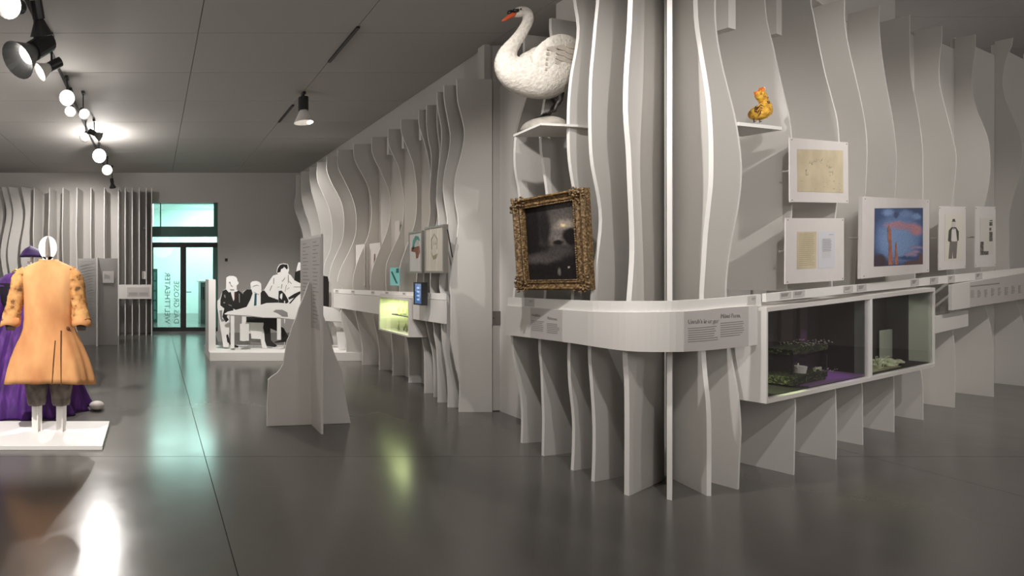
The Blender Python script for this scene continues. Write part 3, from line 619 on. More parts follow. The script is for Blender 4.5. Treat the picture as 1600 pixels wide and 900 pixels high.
def band_strip(name, m, parent, pa, pb, f0, f1, ofs, th, n=40, smooth=True):
    """strip following the band between photo columns pa..pb; f0/f1: functions (top,mid,bot)->z of lower and upper edge"""
    vs = []
    for k in range(n+1):
        px = pa+(pb-pa)*k/n; X, Y, a, b_, c = bandpt(px); X2, Y2 = bandpt(px+1.0)[:2]; X3, Y3 = bandpt(px-1.0)[:2]
        t = Vector((X2-X3, Y2-Y3)).normalized(); nrm = Vector((t.y, -t.x))    # towards the room
        o = Vector((X, Y))+nrm*ofs; i2 = o-nrm*th
        z0, z1 = f0(a, b_, c), f1(a, b_, c)
        vs += [(o.x, o.y, z0), (o.x, o.y, z1), (i2.x, i2.y, z1), (i2.x, i2.y, z0)]
    fs = [(0, 1, 2, 3), (4*n+3, 4*n+2, 4*n+1, 4*n)]
    for k in range(n):
        a = 4*k; c = a+4
        for q in range(4): fs.append((a+q, c+q, c+(q+1) % 4, a+(q+1) % 4))
    return MB().add(vs, fs).build(name, m, parent)
PB = thing('text_ledge', (3.5, 3.5, 1.05), 'white curved text ledge wrapping round the near prow', 'ledge')
band_strip('ledge_panel', 'white', PB, 790, 1184, lambda a, b_, c: c, lambda a, b_, c: b_, 0.0, 0.022)
band_strip('caption_rail', 'edge', PB, 790, 1196, lambda a, b_, c: b_-0.01, lambda a, b_, c: a, -0.018, 0.02)
# end cheek of the band
X, Y, a, b_, c = bandpt(790)
box('ledge_end', 'white', PB, X+0.02, X+0.26, Y-0.01, Y+0.012, c, a)
band_strip('text_panel', 'panel', PB, 830, 879, lambda a, b_, c: c+0.001, lambda a, b_, c: b_-0.001, 0.002, 0.002, 10)
band_strip('text_panel', 'panel', PB, 1068, 1169, lambda a, b_, c: c+0.001, lambda a, b_, c: b_-0.001, 0.002, 0.002, 16)
def mix(f): return lambda a, b_, c: b_+(c-b_)*f
def band_lines(pa, pb, f_a, f_b, n, seed):
    rr = random.Random(seed); mb_all = []
    for k in range(n):
        f = f_a+(f_b-f_a)*k/n; e = pb-rr.uniform(0, 0.2)*(pb-pa)
        band_strip('text_line', 'inksoft', PB, pa, e, mix(f+0.020), mix(f), 0.0035, 0.001, 6)
band_lines(831.5, 851, 0.42, 0.78, 6, 1); band_lines(855, 875, 0.46, 0.80, 6, 2)
band_lines(1074, 1121, 0.42, 0.80, 7, 3); band_lines(1125, 1162, 0.36, 0.74, 7, 4)
def band_text(s, px, f, size):
    X, Y, a, b_, c = bandpt(px); X2, Y2 = bandpt(px+20)[:2]; t = Vector((X2-X, Y2-Y)).normalized(); nrm = Vector((t.y, -t.x))
    z = b_+(c-b_)*f; o = Vector((X, Y))+nrm*0.0045
    mx = Matrix(((t.x, 0, nrm.x, o.x), (t.y, 0, nrm.y, o.y), (0, 1, 0, z), (0, 0, 0, 1)))
    text_obj('headline', s, size, 'inksoft', PB, mx)
band_text('Gaukler', 832, 0.27, 0.034); band_text('Rahmen', 856, 0.33, 0.034)
band_text('Unruh\u2019s le ur ger', 1074, 0.31, 0.044); band_text('M\u00fcnd Perm.', 1125, 0.24, 0.044)
for px in (826, 1180):
    band_strip('caption_card', 'card', PB, px-8, px+6, lambda a, b_, c: b_+0.006, lambda a, b_, c: a-0.004, -0.014, 0.003, 4)
    band_strip('text_line', 'inksoft', PB, px-1, px+5, lambda a, b_, c: a-0.024, lambda a, b_, c: a-0.020, -0.0128, 0.001, 3)
    band_strip('text_line', 'inksoft', PB, px-1, px+4, lambda a, b_, c: a-0.034, lambda a, b_, c: a-0.030, -0.0128, 0.001, 3)

# ---- wing ledge: straight rail, panels (plane parallel to the fin fronts)
def wing_pt(px, off):
    """plan point on the polyline of fin feet moved off metres towards the room, seen at column px"""
    u = (px-240)/800.0
    base = [Vector(p) for p in RB[1:]]
    for i in range(len(base)-1):
        e = (base[i+1]-base[i]).normalized(); n = Vector((e.y, -e.x))
        a = base[i]+n*off; c = base[i+1]+n*off
        den = (c.x-a.x)-u*(c.y-a.y); t = (u*a.y-a.x)/den
        if -0.02 <= t <= 1.02: return a.lerp(c, t), n
    return a.lerp(c, t), n
def wing_strip(name, m, parent, pa, pb, ya, yb, ya2, yb2, off, th, n=12):
    """board following the wing between columns pa..pb; upper edge rows ya->yb, lower edge rows ya2->yb2"""
    vs = []
    for k in range(n+1):
        f = k/n; px = pa+(pb-pa)*f; p, nr = wing_pt(px, off); q = p-nr*th
        z1 = H+(425-(ya+(yb-ya)*f))*p.y/800; z0 = H+(425-(ya2+(yb2-ya2)*f))*p.y/800
        vs += [(p.x, p.y, z0), (p.x, p.y, z1), (q.x, q.y, z1), (q.x, q.y, z0)]
    fs = [(0, 1, 2, 3), (4*n+3, 4*n+2, 4*n+1, 4*n)]
    for k in range(n):
        a = 4*k; c = a+4
        for q in range(4): fs.append((a+q, c+q, c+(q+1) % 4, a+(q+1) % 4))
    return MB().add(vs, fs).build(name, m, parent)
WB = thing('text_ledge', (8.5, 5.4, 1.2), 'straight white text ledge on the right wing with labels above the large glass case', 'ledge')
def railtop(px): return 461.5+(px-1172)*(418.6-461.5)/(1600-1172)
wing_strip('caption_rail', 'edge', WB, 1197, 1690, railtop(1197), railtop(1690), railtop(1197)+13, railtop(1690)+11, 0.07, 0.02, 40)
for px, wd in ((1228, 17), (1249, 17), (1326, 14), (1347, 14), (1430, 12), (1460, 12), (1487, 10), (1530, 10)):
    y = railtop(px)
    wing_strip('caption_card', 'card', WB, px-wd/2, px+wd/2, y+1.2, y+1.2-wd*.1, y+11, y+11-wd*.1, 0.074, 0.002, 3)
    for k in range(3):
        wing_strip('text_line', 'ink', WB, px-wd/2+1.5, px+wd/2-4-k, y+3+k*1.8, y+2.2+k*1.8, y+3.7+k*1.8, y+2.9+k*1.8, 0.0755, 0.001, 2)
wing_strip('ledge_panel', 'white', WB, 1461, 1513, 494.5, 484.7, 521, 509.4, 0.05, 0.02, 6)
wing_strip('ledge_panel', 'white', WB, 1487, 1690, 445.2, 411.5, 485, 453, 0.11, 0.02, 24)
wing_strip('text_panel', 'panel', WB, 1515.5, 1680, 440.8, 413.5, 480, 454.6, 0.113, 0.003, 20)
wing_strip('headline', 'inksoft', WB, 1516.5, 1562, 446.6, 441.8, 448.4, 443.6, 0.115, 0.001, 6)
rr = random.Random(5)
for c0 in range(8):
    px = 1517+c0*10.6
    for k in range(6):
        y = 454-(px-1516)*0.108+k*2.1+(c0 % 3)*0.6
        wing_strip('text_line', 'inksoft', WB, px, px+4.2+rr.uniform(-1, 1.2), y, y-.4, y+.9, y+.5, 0.115, 0.001, 2)

# ================================================================== LARGE GLASS CASE
A = Vector((4.43, 3.70)); B = Vector((8.09, 5.30)); AB = B-A; NI = Vector((-AB.y, AB.x)).normalized()
DEP = 0.315
def vp(t, q, wv):
    p = A+AB*t+NI*q; zb = 0.647+(0.6175-0.647)*t; zt = 1.343+(1.438-1.343)*t
    return (p.x, p.y, zb+(zt-zb)*wv)
def vbox(mb, t0, t1, q0, q1, w0, w1):
    return mb.hexa([vp(t0, q0, w0), vp(t1, q0, w0), vp(t1, q1, w0), vp(t0, q1, w0), vp(t0, q0, w1), vp(t1, q0, w1), vp(t1, q1, w1), vp(t0, q1, w1)])
VC = thing('glass_case', (6.2, 4.5, 0.62), 'long white wall case with two dark glazed bays on the right wing', 'display case')
fw = 0.045; ft = 0.006; TM = 0.535
mb = MB()
vbox(mb, 0, 1, 0, DEP, 0, fw); vbox(mb, 0, 1, 0, DEP, 1-fw, 1); vbox(mb, 0, ft, 0, DEP, fw, 1-fw); vbox(mb, 1-ft, 1, 0, DEP, fw, 1-fw); vbox(mb, ft, 1-ft, DEP-.02, DEP, fw, 1-fw)
mb.build('case_body', 'white', VC)
vbox(MB(), TM-.006, TM+.006, 0, 0.03, fw, 1-fw).build('mullion', 'edge', VC)
vbox(MB(), ft, TM-.006, 0.012, 0.018, fw, 1-fw).build('glass_pane', 'glass', VC)
vbox(MB(), TM+.006, 1-ft, 0.012, 0.018, fw, 1-fw).build('glass_pane', 'glass', VC)
mb = MB(); vbox(mb, ft, 1-ft, DEP-.03, DEP-.021, fw, 1-fw); vbox(mb, ft, ft+.003, 0.03, DEP-.03, fw, 1-fw)
vbox(mb, ft+.003, 1-ft, 0.03, DEP-.03, fw, fw+.012); vbox(mb, ft+.003, 1-ft, 0.03, DEP-.03, 1-fw-.012, 1-fw)
vbox(mb, 1-ft-.003, 1-ft, 0.15, DEP-.03, fw+.012, 1-fw-.012); vbox(mb, TM-.002, TM+.002, 0.09, DEP-.03, fw+.012, 1-fw-.012)
mb.build('case_lining', 'casedark', VC)
vbox(MB(), TM-.003, TM+.003, 0.03, 0.09, fw+.012, 1-fw-.012).build('case_divider', 'casegrey', VC)
vbox(MB(), 1-ft-.003, 1-ft, 0.02, 0.15, fw+.012, 1-fw-.012).build('end_lining', 'caselit', VC)
for (a, c, w0, w1) in ((0.05, 0.10, .45, .9), (0.30, 0.36, .50, .88), (0.16, 0.26, .3, .6), (0.40, 0.44, .3, .93)):
    vbox(MB(), a, c, DEP-.05, DEP-.035, w0, w1).build('plum_panel', 'caseplum', VC)
def vhit(px, py, q):
    u, v = uv(px, py); P = A+NI*q; s = (u*P.y-P.x)/(AB.x-u*AB.y); Y = P.y+s*AB.y; z = H+v*Y
    zb = 0.647+(0.6175-0.647)*s; zt = 1.343+(1.438-1.343)*s
    return s, (z-zb)/(zt-zb)
def vitem(name, m, parent, px0, px1, y0, y1, q0, q1):
    t0, w1 = vhit(px0, y0, q0); w0 = vhit(px0, y1, q0)[1]; t1 = vhit(px1, y1, q0)[0]
    return vbox(MB(), t0, t1, q0, q1, max(w0, fw+.013), w1).build(name, m, parent)
def vloc(t, q, wv): return Vector(vp(t, q, wv))
# left bay stage model
sm = thing('stage_model', tuple(vloc(.1, .12, .1)), 'small green-lit stage model with glowing cup in the left bay of the long case', 'model')
vitem('speckled_canopy', 'soil', sm, 1239, 1294, 547, 555, 0.10, 0.26)
vitem('canopy_post', 'casedark', sm, 1239, 1241, 553, 600, 0.12, 0.13); vitem('canopy_post', 'casedark', sm, 1291, 1293, 553, 588, 0.12, 0.13)
vitem('litter_tray', 'soil', sm, 1239, 1290, 590, 603, 0.07, 0.25)
t0, w0 = vhit(1251, 593, .1); t1, w1 = vhit(1265, 577, .1)
pa, pb = vloc((t0+t1)/2, .13, w0), vloc((t0+t1)/2, .13, w1)
MB().tube([pa, pb+Vector((0, 0, .03))], [0.028, 0.042], 16).build('glowing_cup', 'paper', sm)
MB().tube([pb, pb+Vector((-0.01, 0, 0.05)), pb+Vector((-0.05, -0.02, 0.02))], 0.004, 6).build('bent_twig', 'pale', sm)
fr = MB(); t0, w0 = vhit(1274, 590, .1); t1, w1 = vhit(1284, 573, .1)
for (a, c, e, f) in ((t0, t1, w0, w0+.02), (t0, t1, w1-.02, w1), (t0, t0+.002, w0, w1), (t1-.002, t1, w0, w1)): vbox(fr, a, c, .10, .11, e, f)
fr.build('wire_frame', 'pale', sm)
g = MB(); rr = random.Random(3)
for k in range(110):
    t = rr.uniform(vhit(1240, 590, .15)[0], vhit(1289, 590, .15)[0]); q = rr.uniform(.07, .25); p = vloc(t, q, rr.choice([.14, .47])+rr.uniform(0, .03))
    g.ellipsoid(p, (0.0045, 0.0045, 0.004), 5, 3)
tag(g.build('model_litter', 'pale', sm), kind='stuff')
vf = vbox(MB(), 0.22, TM-.01, .03, DEP-.05, fw+.013, fw+.03).build('stage_floor', 'violet'); tag(vf, 'violet-lit stage floor plate lying in the left bay of the long case', 'plate')
# right bay
gp = vitem('pale_panel', 'caselit', None, 1379, 1400, 517, 561, 0.25, 0.27); tag(gp, 'pale green-lit upright panel standing in the right bay of the long case', 'panel')
ch = MB(); rr = random.Random(9)
for k in range(26):
    t = rr.uniform(vhit(1366, 565, .15)[0], vhit(1392, 565, .15)[0]); p = vloc(t, rr.uniform(.08, .2), fw+.03+rr.uniform(0, .05))
    ch.ellipsoid(p, (rr.uniform(.02, .05), .03, rr.uniform(.012, .03)), 9, 6, Matrix.Rotation(rr.uniform(0, 3), 3, 'Z'))
cho = ch.build('crumpled_cloth', 'pale', None, smooth=True); tag(cho, 'crumpled pale cloth heap lying at the left of the right case bay', 'cloth')
tw = MB()
for k in range(7):
    p = vloc(vhit(1370+k, 560, .08)[0], .07, fw+.03); tw.tube([p, p+Vector((rr.uniform(-.03, .03), 0, .06)), p+Vector((rr.uniform(-.06, .06), -.01, .12))], .003, 5)
two = tw.build('dry_twigs', 'pale', None); tag(two, 'thin dry twigs standing in front of the crumpled cloth', 'twigs')
tm = vbox(MB(), TM+.02, 0.80, .05, DEP-.06, fw+.013, fw+.022).build('floor_mat', 'tan'); tag(tm, 'tan mat under the crumpled cloth in the right case bay', 'mat')
p = vloc(.13, .16, .72); spot(tuple(p), tuple(vloc(.13, .13, .1)), 11.0, 70, 0.6, 0.01, (0.8, 1.0, 0.45), 'case_spot')
p = vloc(.42, .10, .9); spot(tuple(p), tuple(vloc(.42, .2, .05)), 5.0, 60, 0.6, 0.01, (0.6, 0.25, 1.0), 'case_spot')
p = vloc(.60, .08, .9); spot(tuple(p), tuple(vloc(.66, .25, .2)), 4.0, 75, 0.4, 0.01, (0.8, 1.0, 0.62), 'case_spot')
p = vloc(.80, .06, .9); spot(tuple(p), tuple(vloc(.98, .25, .25)), 5.0, 70, 0.3, 0.01, (0.92, 1.0, 0.80), 'case_spot')

# ================================================================== MOUNTED SHEETS ON THE RIGHT WING
def mounted(name, label, corners, off, cat='picture', th=0.006):
    """board through four photo corners (TL,TR,BR,BL) in the plane parallel to the wing"""
    c3 = []
    pa, n = wing_pt(corners[0][0], off); pb, _ = wing_pt(corners[1][0], off)
    d = (pb-pa).normalized(); n = Vector((d.y, -d.x))
    for (x, y) in corners:
        s, z = hit(x, y, pa, d); c3.append(Vector((pa.x+d.x*s, pa.y+d.y*s, z)))
    t = thing(name, tuple((c3[2]+c3[3])/2), label, cat)
    n3 = Vector((n.x, n.y, 0))
    MB().prism([c3[3], c3[2], c3[1], c3[0]], -n3*th).build('mount_board', 'paper', t)
    def bil(a, b_, e):   # a: 0..1 left-right, b_: 0..1 bottom-top
        lo = c3[3].lerp(c3[2], a); hi = c3[0].lerp(c3[1], a); return lo.lerp(hi, b_)+n3*e
    k = 0
    for (a, b_) in ((.03, .03), (.97, .03), (.03, .97), (.97, .97)):
        p = bil(a, b_, 0.001); MB().tube([p-n3*.001, p+n3*.002], 0.004, 8).build('pin', 'lampgrey', t)
    # two standoffs back to the fins
    for a in (.1, .9):
        p = bil(a, .5, -th); MB().tube([p, p-n3*(off-0.01)], 0.008, 8).build('standoff', 'white', t)
    return t, bil, n3
def patch(t, bil, name, m, pts, e=0.001):
    q = [bil(a, b_, e) for a, b_ in pts]; n = (q[1]-q[0]).cross(q[2]-q[0]).normalized()
    return MB().prism(q, (bil(.5, .5, e+.0005)-bil(.5, .5, e))).build(name, m, t)
# A: cream pencil drawing
t, bil, n3 = mounted('mounted_drawing', 'cream sheet with faint pencil drawing in pale mount, upper one under the toy bird', [(1234, 215), (1325, 222.5), (1325.6, 317), (1234.4, 315.6)], 0.07)
patch(t, bil, 'drawing_sheet', 'cream', [(.115, .165), (.90, .165), (.90, .86), (.115, .83)])
rr = random.Random(11)
for k in range(46):
    ang = rr.uniform(-0.3, PI+0.3); r = rr.uniform(.17, .24); cx, cy = .47+r*math.cos(ang)*1.0, .48+r*math.sin(ang)*.9
    patch(t, bil, 'pencil_mark', 'inksoft' if k % 5 == 0 else 'tan', [(cx, cy), (cx+rr.uniform(.006, .02), cy+rr.uniform(-.02, .02)), (cx+rr.uniform(.004, .012), cy+rr.uniform(.012, .04))], 0.002)
for k in range(22):
    cx, cy = rr.uniform(.14, .86), rr.uniform(.2, .36)
    patch(t, bil, 'pencil_mark', 'tan', [(cx, cy), (cx+.03, cy+rr.uniform(-.01, .01)), (cx+.02, cy+.008)], 0.002)
# B: two documents
t, bil, n3 = mounted('mounted_letters', 'pale mount with a cream letter beside a white letter, below the pencil drawing', [(1227.8, 340.6), (1318.6, 341), (1318.6, 437.8), (1227, 444)], 0.07)
patch(t, bil, 'letter_sheet', 'cream', [(.18, .22), (.50, .22), (.50, .79), (.18, .79)])
patch(t, bil, 'letter_sheet', mat('letter_white', (0.60, 0.60, 0.64), 0.8), [(.53, .21), (.83, .21), (.83, .79), (.53, .79)])
for k in range(17):
    y = .75-k*.03; patch(t, bil, 'handwriting_line', 'tan', [(.20, y), (.48-rr.uniform(0, .05), y), (.48-rr.uniform(0, .05), y+.006), (.20, y+.006)], 0.002)
for k in range(12):
    y = .66-k*.026; patch(t, bil, 'handwriting_line', 'artgrey' if k < 8 else 'card', [(.60, y), (.76-rr.uniform(0, .03), y), (.76, y+.010), (.60, y+.010)], 0.002)
patch(t, bil, 'handwriting_line', 'artgrey', [(.72, .735), (.80, .735), (.80, .742), (.72, .742)], 0.002)
# C: blue stage painting
t, bil, n3 = mounted('mounted_painting', 'blue and pink stage painting with two orange towers in wide pale mount', [(1347.8, 307), (1452, 312), (1452, 425), (1345.6, 435.6)], 0.10, th=0.02)
bl = (.12, .20, .40); lb = (.20, .31, .55); db = (.035, .065, .17); pk = (.42, .22, .28); orr = (.42, .15, .09)
bluem = paint_mat('blue_gouache', db, [
 (.5, .50, .46, .44, bl, .25), (.45, .42, .34, .30, lb, .5), (.25, .92, .10, .06, lb, .6), (.62, .88, .14, .06, (.16, .25, .46), .7), (.85, .84, .10, .05, lb, .6), (.42, .88, .05, .06, db, .5),
 (.38, .70, .18, .05, pk, .6), (.62, .66, .22, .06, pk, .6), (.84, .60, .13, .08, (.48, .22, .25), .6), (.72, .18, .12, .03, (.34, .24, .36), .7), (.85, .30, .13, .02, (.34, .24, .36), .8), (.82, .22, .1, .02, (.36, .24, .34), .8),
 (.62, .12, .2, .03, db, .7), (.08, .06, .16, .14, (.05, .03, .045), .3), (.85, .02, .28, .06, (.11, .06, .06), .2), (.96, .10, .06, .10, (.11, .06, .06), .2)], 9, .045, .22, .6)
quad_uv('painting_sheet', bluem, t, [bil(.155, .135, .001), bil(.885, .115, .001), bil(.885, .885, .001), bil(.155, .86, .001)])
orm = ramp_mat('orange_gouache', [(0.35, (0.26, 0.09, 0.07)), (0.6, (0.45, 0.18, 0.11))], 22, 0.6)
patch(t, bil, 'orange_tower', orm, [(.345, .14), (.41, .14), (.39, .40), (.38, .58), (.35, .66), (.33, .60), (.335, .44), (.35, .43)], 0.002)
patch(t, bil, 'orange_tower', orm, [(.44, .14), (.49, .14), (.465, .38), (.455, .44), (.44, .39)], 0.002)
# D: standing man drawing
t, bil, n3 = mounted('mounted_drawing', 'tall narrow mount with drawing of a standing man in dark jacket and top hat', [(1467.2, 322), (1509, 323), (1509, 419), (1466.7, 422.5)], 0.07)
patch(t, bil, 'drawing_sheet', mat('ivory_sheet', (0.66, 0.62, 0.54), 0.8), [(.20, .14), (.87, .14), (.87, .87), (.20, .87)])
jac = mat('drawn_green_black', (0.06, 0.065, 0.05), 0.8)
patch(t, bil, 'drawn_trousers', mat('drawn_grey', (0.17, 0.155, 0.14), 0.8), [(.33, .17), (.46, .17), (.48, .30), (.50, .17), (.62, .17), (.66, .44), (.38, .46)], 0.002)
patch(t, bil, 'drawn_jacket', jac, [(.31, .46), (.34, .62), (.44, .67), (.60, .67), (.71, .60), (.71, .46), (.66, .44), (.60, .64), (.50, .66), (.44, .62), (.42, .44), (.34, .44)], 0.0022)
patch(t, bil, 'drawn_shirt', 'paper', [(.44, .44), (.60, .44), (.58, .64), (.50, .66), (.45, .62)], 0.002)
patch(t, bil, 'drawn_head', 'card', [(.46, .66), (.56, .66), (.59, .74), (.54, .79), (.47, .78), (.44, .72)], 0.002)
patch(t, bil, 'drawn_hat', jac, [(.44, .755), (.60, .755), (.57, .77), (.56, .80), (.48, .80), (.47, .77)], 0.0024)
patch(t, bil, 'drawn_tie', jac, [(.48, .65), (.55, .65), (.52, .63)], 0.0024)
# E: contact strips
t, bil, n3 = mounted('mounted_prints', 'narrow mount with small dark film strips forming an L, right of the standing man drawing', [(1524, 322.5), (1555.6, 323), (1556, 416), (1523.6, 418)], 0.07)
patch(t, bil, 'sheet', mat('ivory_sheet2', (0.62, 0.59, 0.54), 0.8), [(.22, .20), (.87, .20), (.87, .81), (.22, .81)])
st = ramp_mat('film_strip', [(0.4, (0.04, 0.03, 0.025)), (0.6, (0.22, 0.20, 0.18))], 30, 0.7)
for q in ([(.23, .20), (.38, .20), (.38, .42), (.23, .42)], [(.38, .20), (.62, .20), (.62, .26), (.38, .26)], [(.66, .42), (.82, .42), (.82, .58), (.66, .58)], [(.67, .60), (.76, .60), (.76, .65), (.67, .65)], [(.67, .68), (.82, .68), (.82, .745), (.67, .745)], [(.68, .76), (.82, .76), (.82, .775), (.68, .775)]):
    patch(t, bil, 'film_strip', st, q, 0.002)

# ================================================================== GILT-FRAMED PAINTING
pl, prr = Vector((3.11, 4.42)), Vector((3.305, 3.90))
# corners measured in the photo: TL, TR, BR, BL
dd = (prr-pl).normalized(); c3 = []
for (x, y, l) in ((803, 314, 1), (915, 293, 1), (924, 453, 0), (812, 453, 0)):
    off = Vector((dd.y, -dd.x))*(-1)   # towards the room (-x)
    n_out = Vector((-abs(dd.y), -abs(dd.x)))if False else Vector((-0.94, -0.35))
    P0 = pl+n_out.normalized()*(0.045*l)
    s, z = hit(x, y, P0, dd); c3.append(Vector((P0.x+dd.x*s, P0.y+dd.y*s, z)))
GF = thing('gilt_framed_painting', tuple((c3[2]+c3[3])/2), 'dark moonlit landscape painting in carved gilt frame, leaning out over the curved ledge', 'painting')
nf = (c3[1]-c3[0]).cross(c3[3]-c3[0]).normalized()
if nf.x > 0: nf = -nf
def gb(a, b_, e): return c3[3].lerp(c3[2], a).lerp(c3[0].lerp(c3[1], a), b_)+nf*e
def frame_member(side):
    W = {'l': .15, 'r': .15, 't': .108, 'b': .108}
    mb = MB(); prof = [(0, -.05), (0, .03), (.18, .045), (.35, .028), (.55, .018), (.75, .03), (.9, .02), (1.0, .0), (1.0, -.05)]
    N = 24; rings = []
    for k in range(N+1):
        f = k/N; ring = []
        for (p, h) in prof:
            h2 = h
            if side == 'l': a, b_ = p*W['l'], (p*.108)+f*(1-2*p*.108)
            if side == 'r': a, b_ = 1-p*W['r'], (p*.108)+f*(1-2*p*.108)
            if side == 't': a, b_ = p*.15+f*(1-2*p*.15), 1-p*W['t']
            if side == 'b': a, b_ = p*.15+f*(1-2*p*.15), p*W['b']
            ring.append(gb(a, b_, h2))
        rings.append(ring)
    return mb.loft(rings)
for s_ in 'lrtb': frame_member(s_).build('frame_member', 'gold', GF)
rr = random.Random(21)
for (ca, cb) in ((0, 0), (1, 0), (0, 1), (1, 1)):
    mb = MB()
    for k in range(44):
        a = (rr.uniform(-.015, .19)); b_ = rr.uniform(-.02, .16)
        if a > .10 and b_ > .075: continue
        a, b_ = (a if ca == 0 else 1-a), (b_ if cb == 0 else 1-b_)
        mb.ellipsoid(gb(a, b_, rr.uniform(.030, .042)), (rr.uniform(.006, .013),)*3, 8, 6)
    mb.build('corner_ornament', 'gold', GF, smooth=True)
# beads along the members
mb = MB()
for k in range(34):
    f = (k+.5)/34
    for (a, b_) in ((.15*.95, .1+.8*f), (1-.15*.95, .1+.8*f)): mb.ellipsoid(gb(a, b_, .022), (.007, .007, .010), 6, 4)
    for (a, b_) in ((.14+.72*f, .108*.95), (.14+.72*f, 1-.108*.95)): mb.ellipsoid(gb(a, b_, .022), (.009, .007, .007), 6, 4)
tag(mb.build('bead_moulding', 'gold', GF), kind='stuff')
D1 = (.012, .010, .010)
canv = paint_mat('dark_landscape_paint', (.018, .015, .014), [
 (.75, .80, .42, .30, (.075, .067, .063), .6), (.70, .64, .34, .16, (.13, .115, .105), .7), (.62, .53, .28, .06, (.17, .15, .14), .7),
 (.76, .70, .16, .05, (.32, .27, .22), .8), (.74, .685, .05, .016, (.62, .50, .30), .6), (.52, .50, .06, .05, (.13, .11, .10), .8),
 (.86, .55, .16, .10, D1, .25), (.62, .475, .10, .035, D1, .4), (.12, .70, .20, .40, D1, .3), (.38, .70, .10, .30, (.018, .016, .016), .5),
 (.30, .30, .36, .07, (.075, .065, .063), .5), (.62, .35, .30, .07, (.06, .052, .05), .6), (.55, .12, .50, .10, D1, .5), (.88, .20, .20, .14, (.014, .012, .012), .5),
 (.62, .12, .03, .035, (.15, .14, .13), .7), (.80, .16, .02, .012, (.35, .30, .24), .5)], 5, .05, .25, .6)
canv.node_tree.nodes['Principled BSDF'].inputs['Specular IOR Level'].default_value = 0.15
MB().prism([gb(.13, .09, -.03), gb(.87, .09, -.03), gb(.87, .91, -.03), gb(.13, .91, -.03)], nf*.015).build('stretcher', 'casedark', GF)
quad_uv('canvas', canv, GF, [gb(.13, .09, -.010), gb(.87, .09, -.010), gb(.87, .91, -.010), gb(.13, .91, -.010)])
for a in (.2, .7):
    p = gb(a, .75, -.05); MB().tube([p, p+Vector((.10, .03, .0))], .006, 6).build('hanging_bracket', 'lampgrey', GF)

# ================================================================== SHELVES, SWAN, TOY BIRD
zs = 1.6+1.18
sh = MB().prism([(3.06, 4.05, zs-.018), (3.40, 4.10, zs-.018), (3.80, 4.22, zs-.018), (3.80, 4.42, zs-.018), (3.09, 4.40, zs-.018)], (0, 0, .018)).build('bird_shelf', 'edge')
tag(sh, 'white wedge-shaped shelf under the stuffed swan', 'shelf')
SY = 4.30
def SW(x, y, dy=0.0):   # the body turns away from the viewer towards the tail
    return at(x, y, SY+max(0.0, x-840)*0.0021)+Vector((0, dy, 0))
k_ = SY/800
mo = MB(); rings = []
for j in range(8):
    th = j/7*PI/2*0.98
    rings.append([Vector((3.27+0.19*math.cos(th)*math.cos(2*PI*i/24)*(1+.05*math.sin(3*i)), 4.27+0.12*math.cos(th)*math.sin(2*PI*i/24)*(1+.05*math.cos(5*i)), zs+0.112*math.sin(th)*(1+.03*math.sin(7*i)))) for i in range(24)])
mo.loft(rings); mo_o = mo.build('plaster_mound', 'stone', smooth=True); tag(mo_o, 'rough grey plaster mound under the feet of the swan', 'mound')
swan = thing('swan', tuple(SW(862, 178)), 'stuffed white swan with orange beak on a high shelf of the prow', 'swan')
path = [(906, 84, 3, .0), (900, 88, 14, .0), (888, 98, 31, .0), (872, 106, 40, 0), (855, 112, 43, 0), (836, 115, 40, 0), (818, 114, 35, 0), (803, 109, 29, 0), (794, 100, 22.5, 0), (792, 89, 17, 0), (796, 78, 13.2, 0), (804, 67, 10.8, 0), (813, 55, 9.6, 0), (820, 43, 8.8, 0), (825, 32, 8.4, 0), (824, 22.5, 8.2, 0), (818, 18.5, 8.2, 0), (811, 19, 8.4, 0), (805, 20.5, 6.8, 0), (801, 21.5, 4.2, 0)]
def smooth_path(pp, n):
    out = []
    for i in range(len(pp)-1):
        p0 = pp[max(i-1, 0)]; p1 = pp[i]; p2 = pp[i+1]; p3 = pp[min(i+2, len(pp)-1)]
        for k in range(n):
            t = k/n
            out.append([0.5*(2*b1+(c-a)*t+(2*a-5*b1+4*c-d_)*t*t+(-a+3*b1-3*c+d_)*t**3) for a, b1, c, d_ in zip(p0, p1, p2, p3)])
    out.append(list(pp[-1])); return out
sp = smooth_path(path, 4)
MB().tube([SW(x, y, 0) for x, y, r, _ in sp], [r*k_ for x, y, r, _ in sp], 28, flat=0.62, up=(0, 1, 0)).build('body', 'feather', swan, smooth=True)
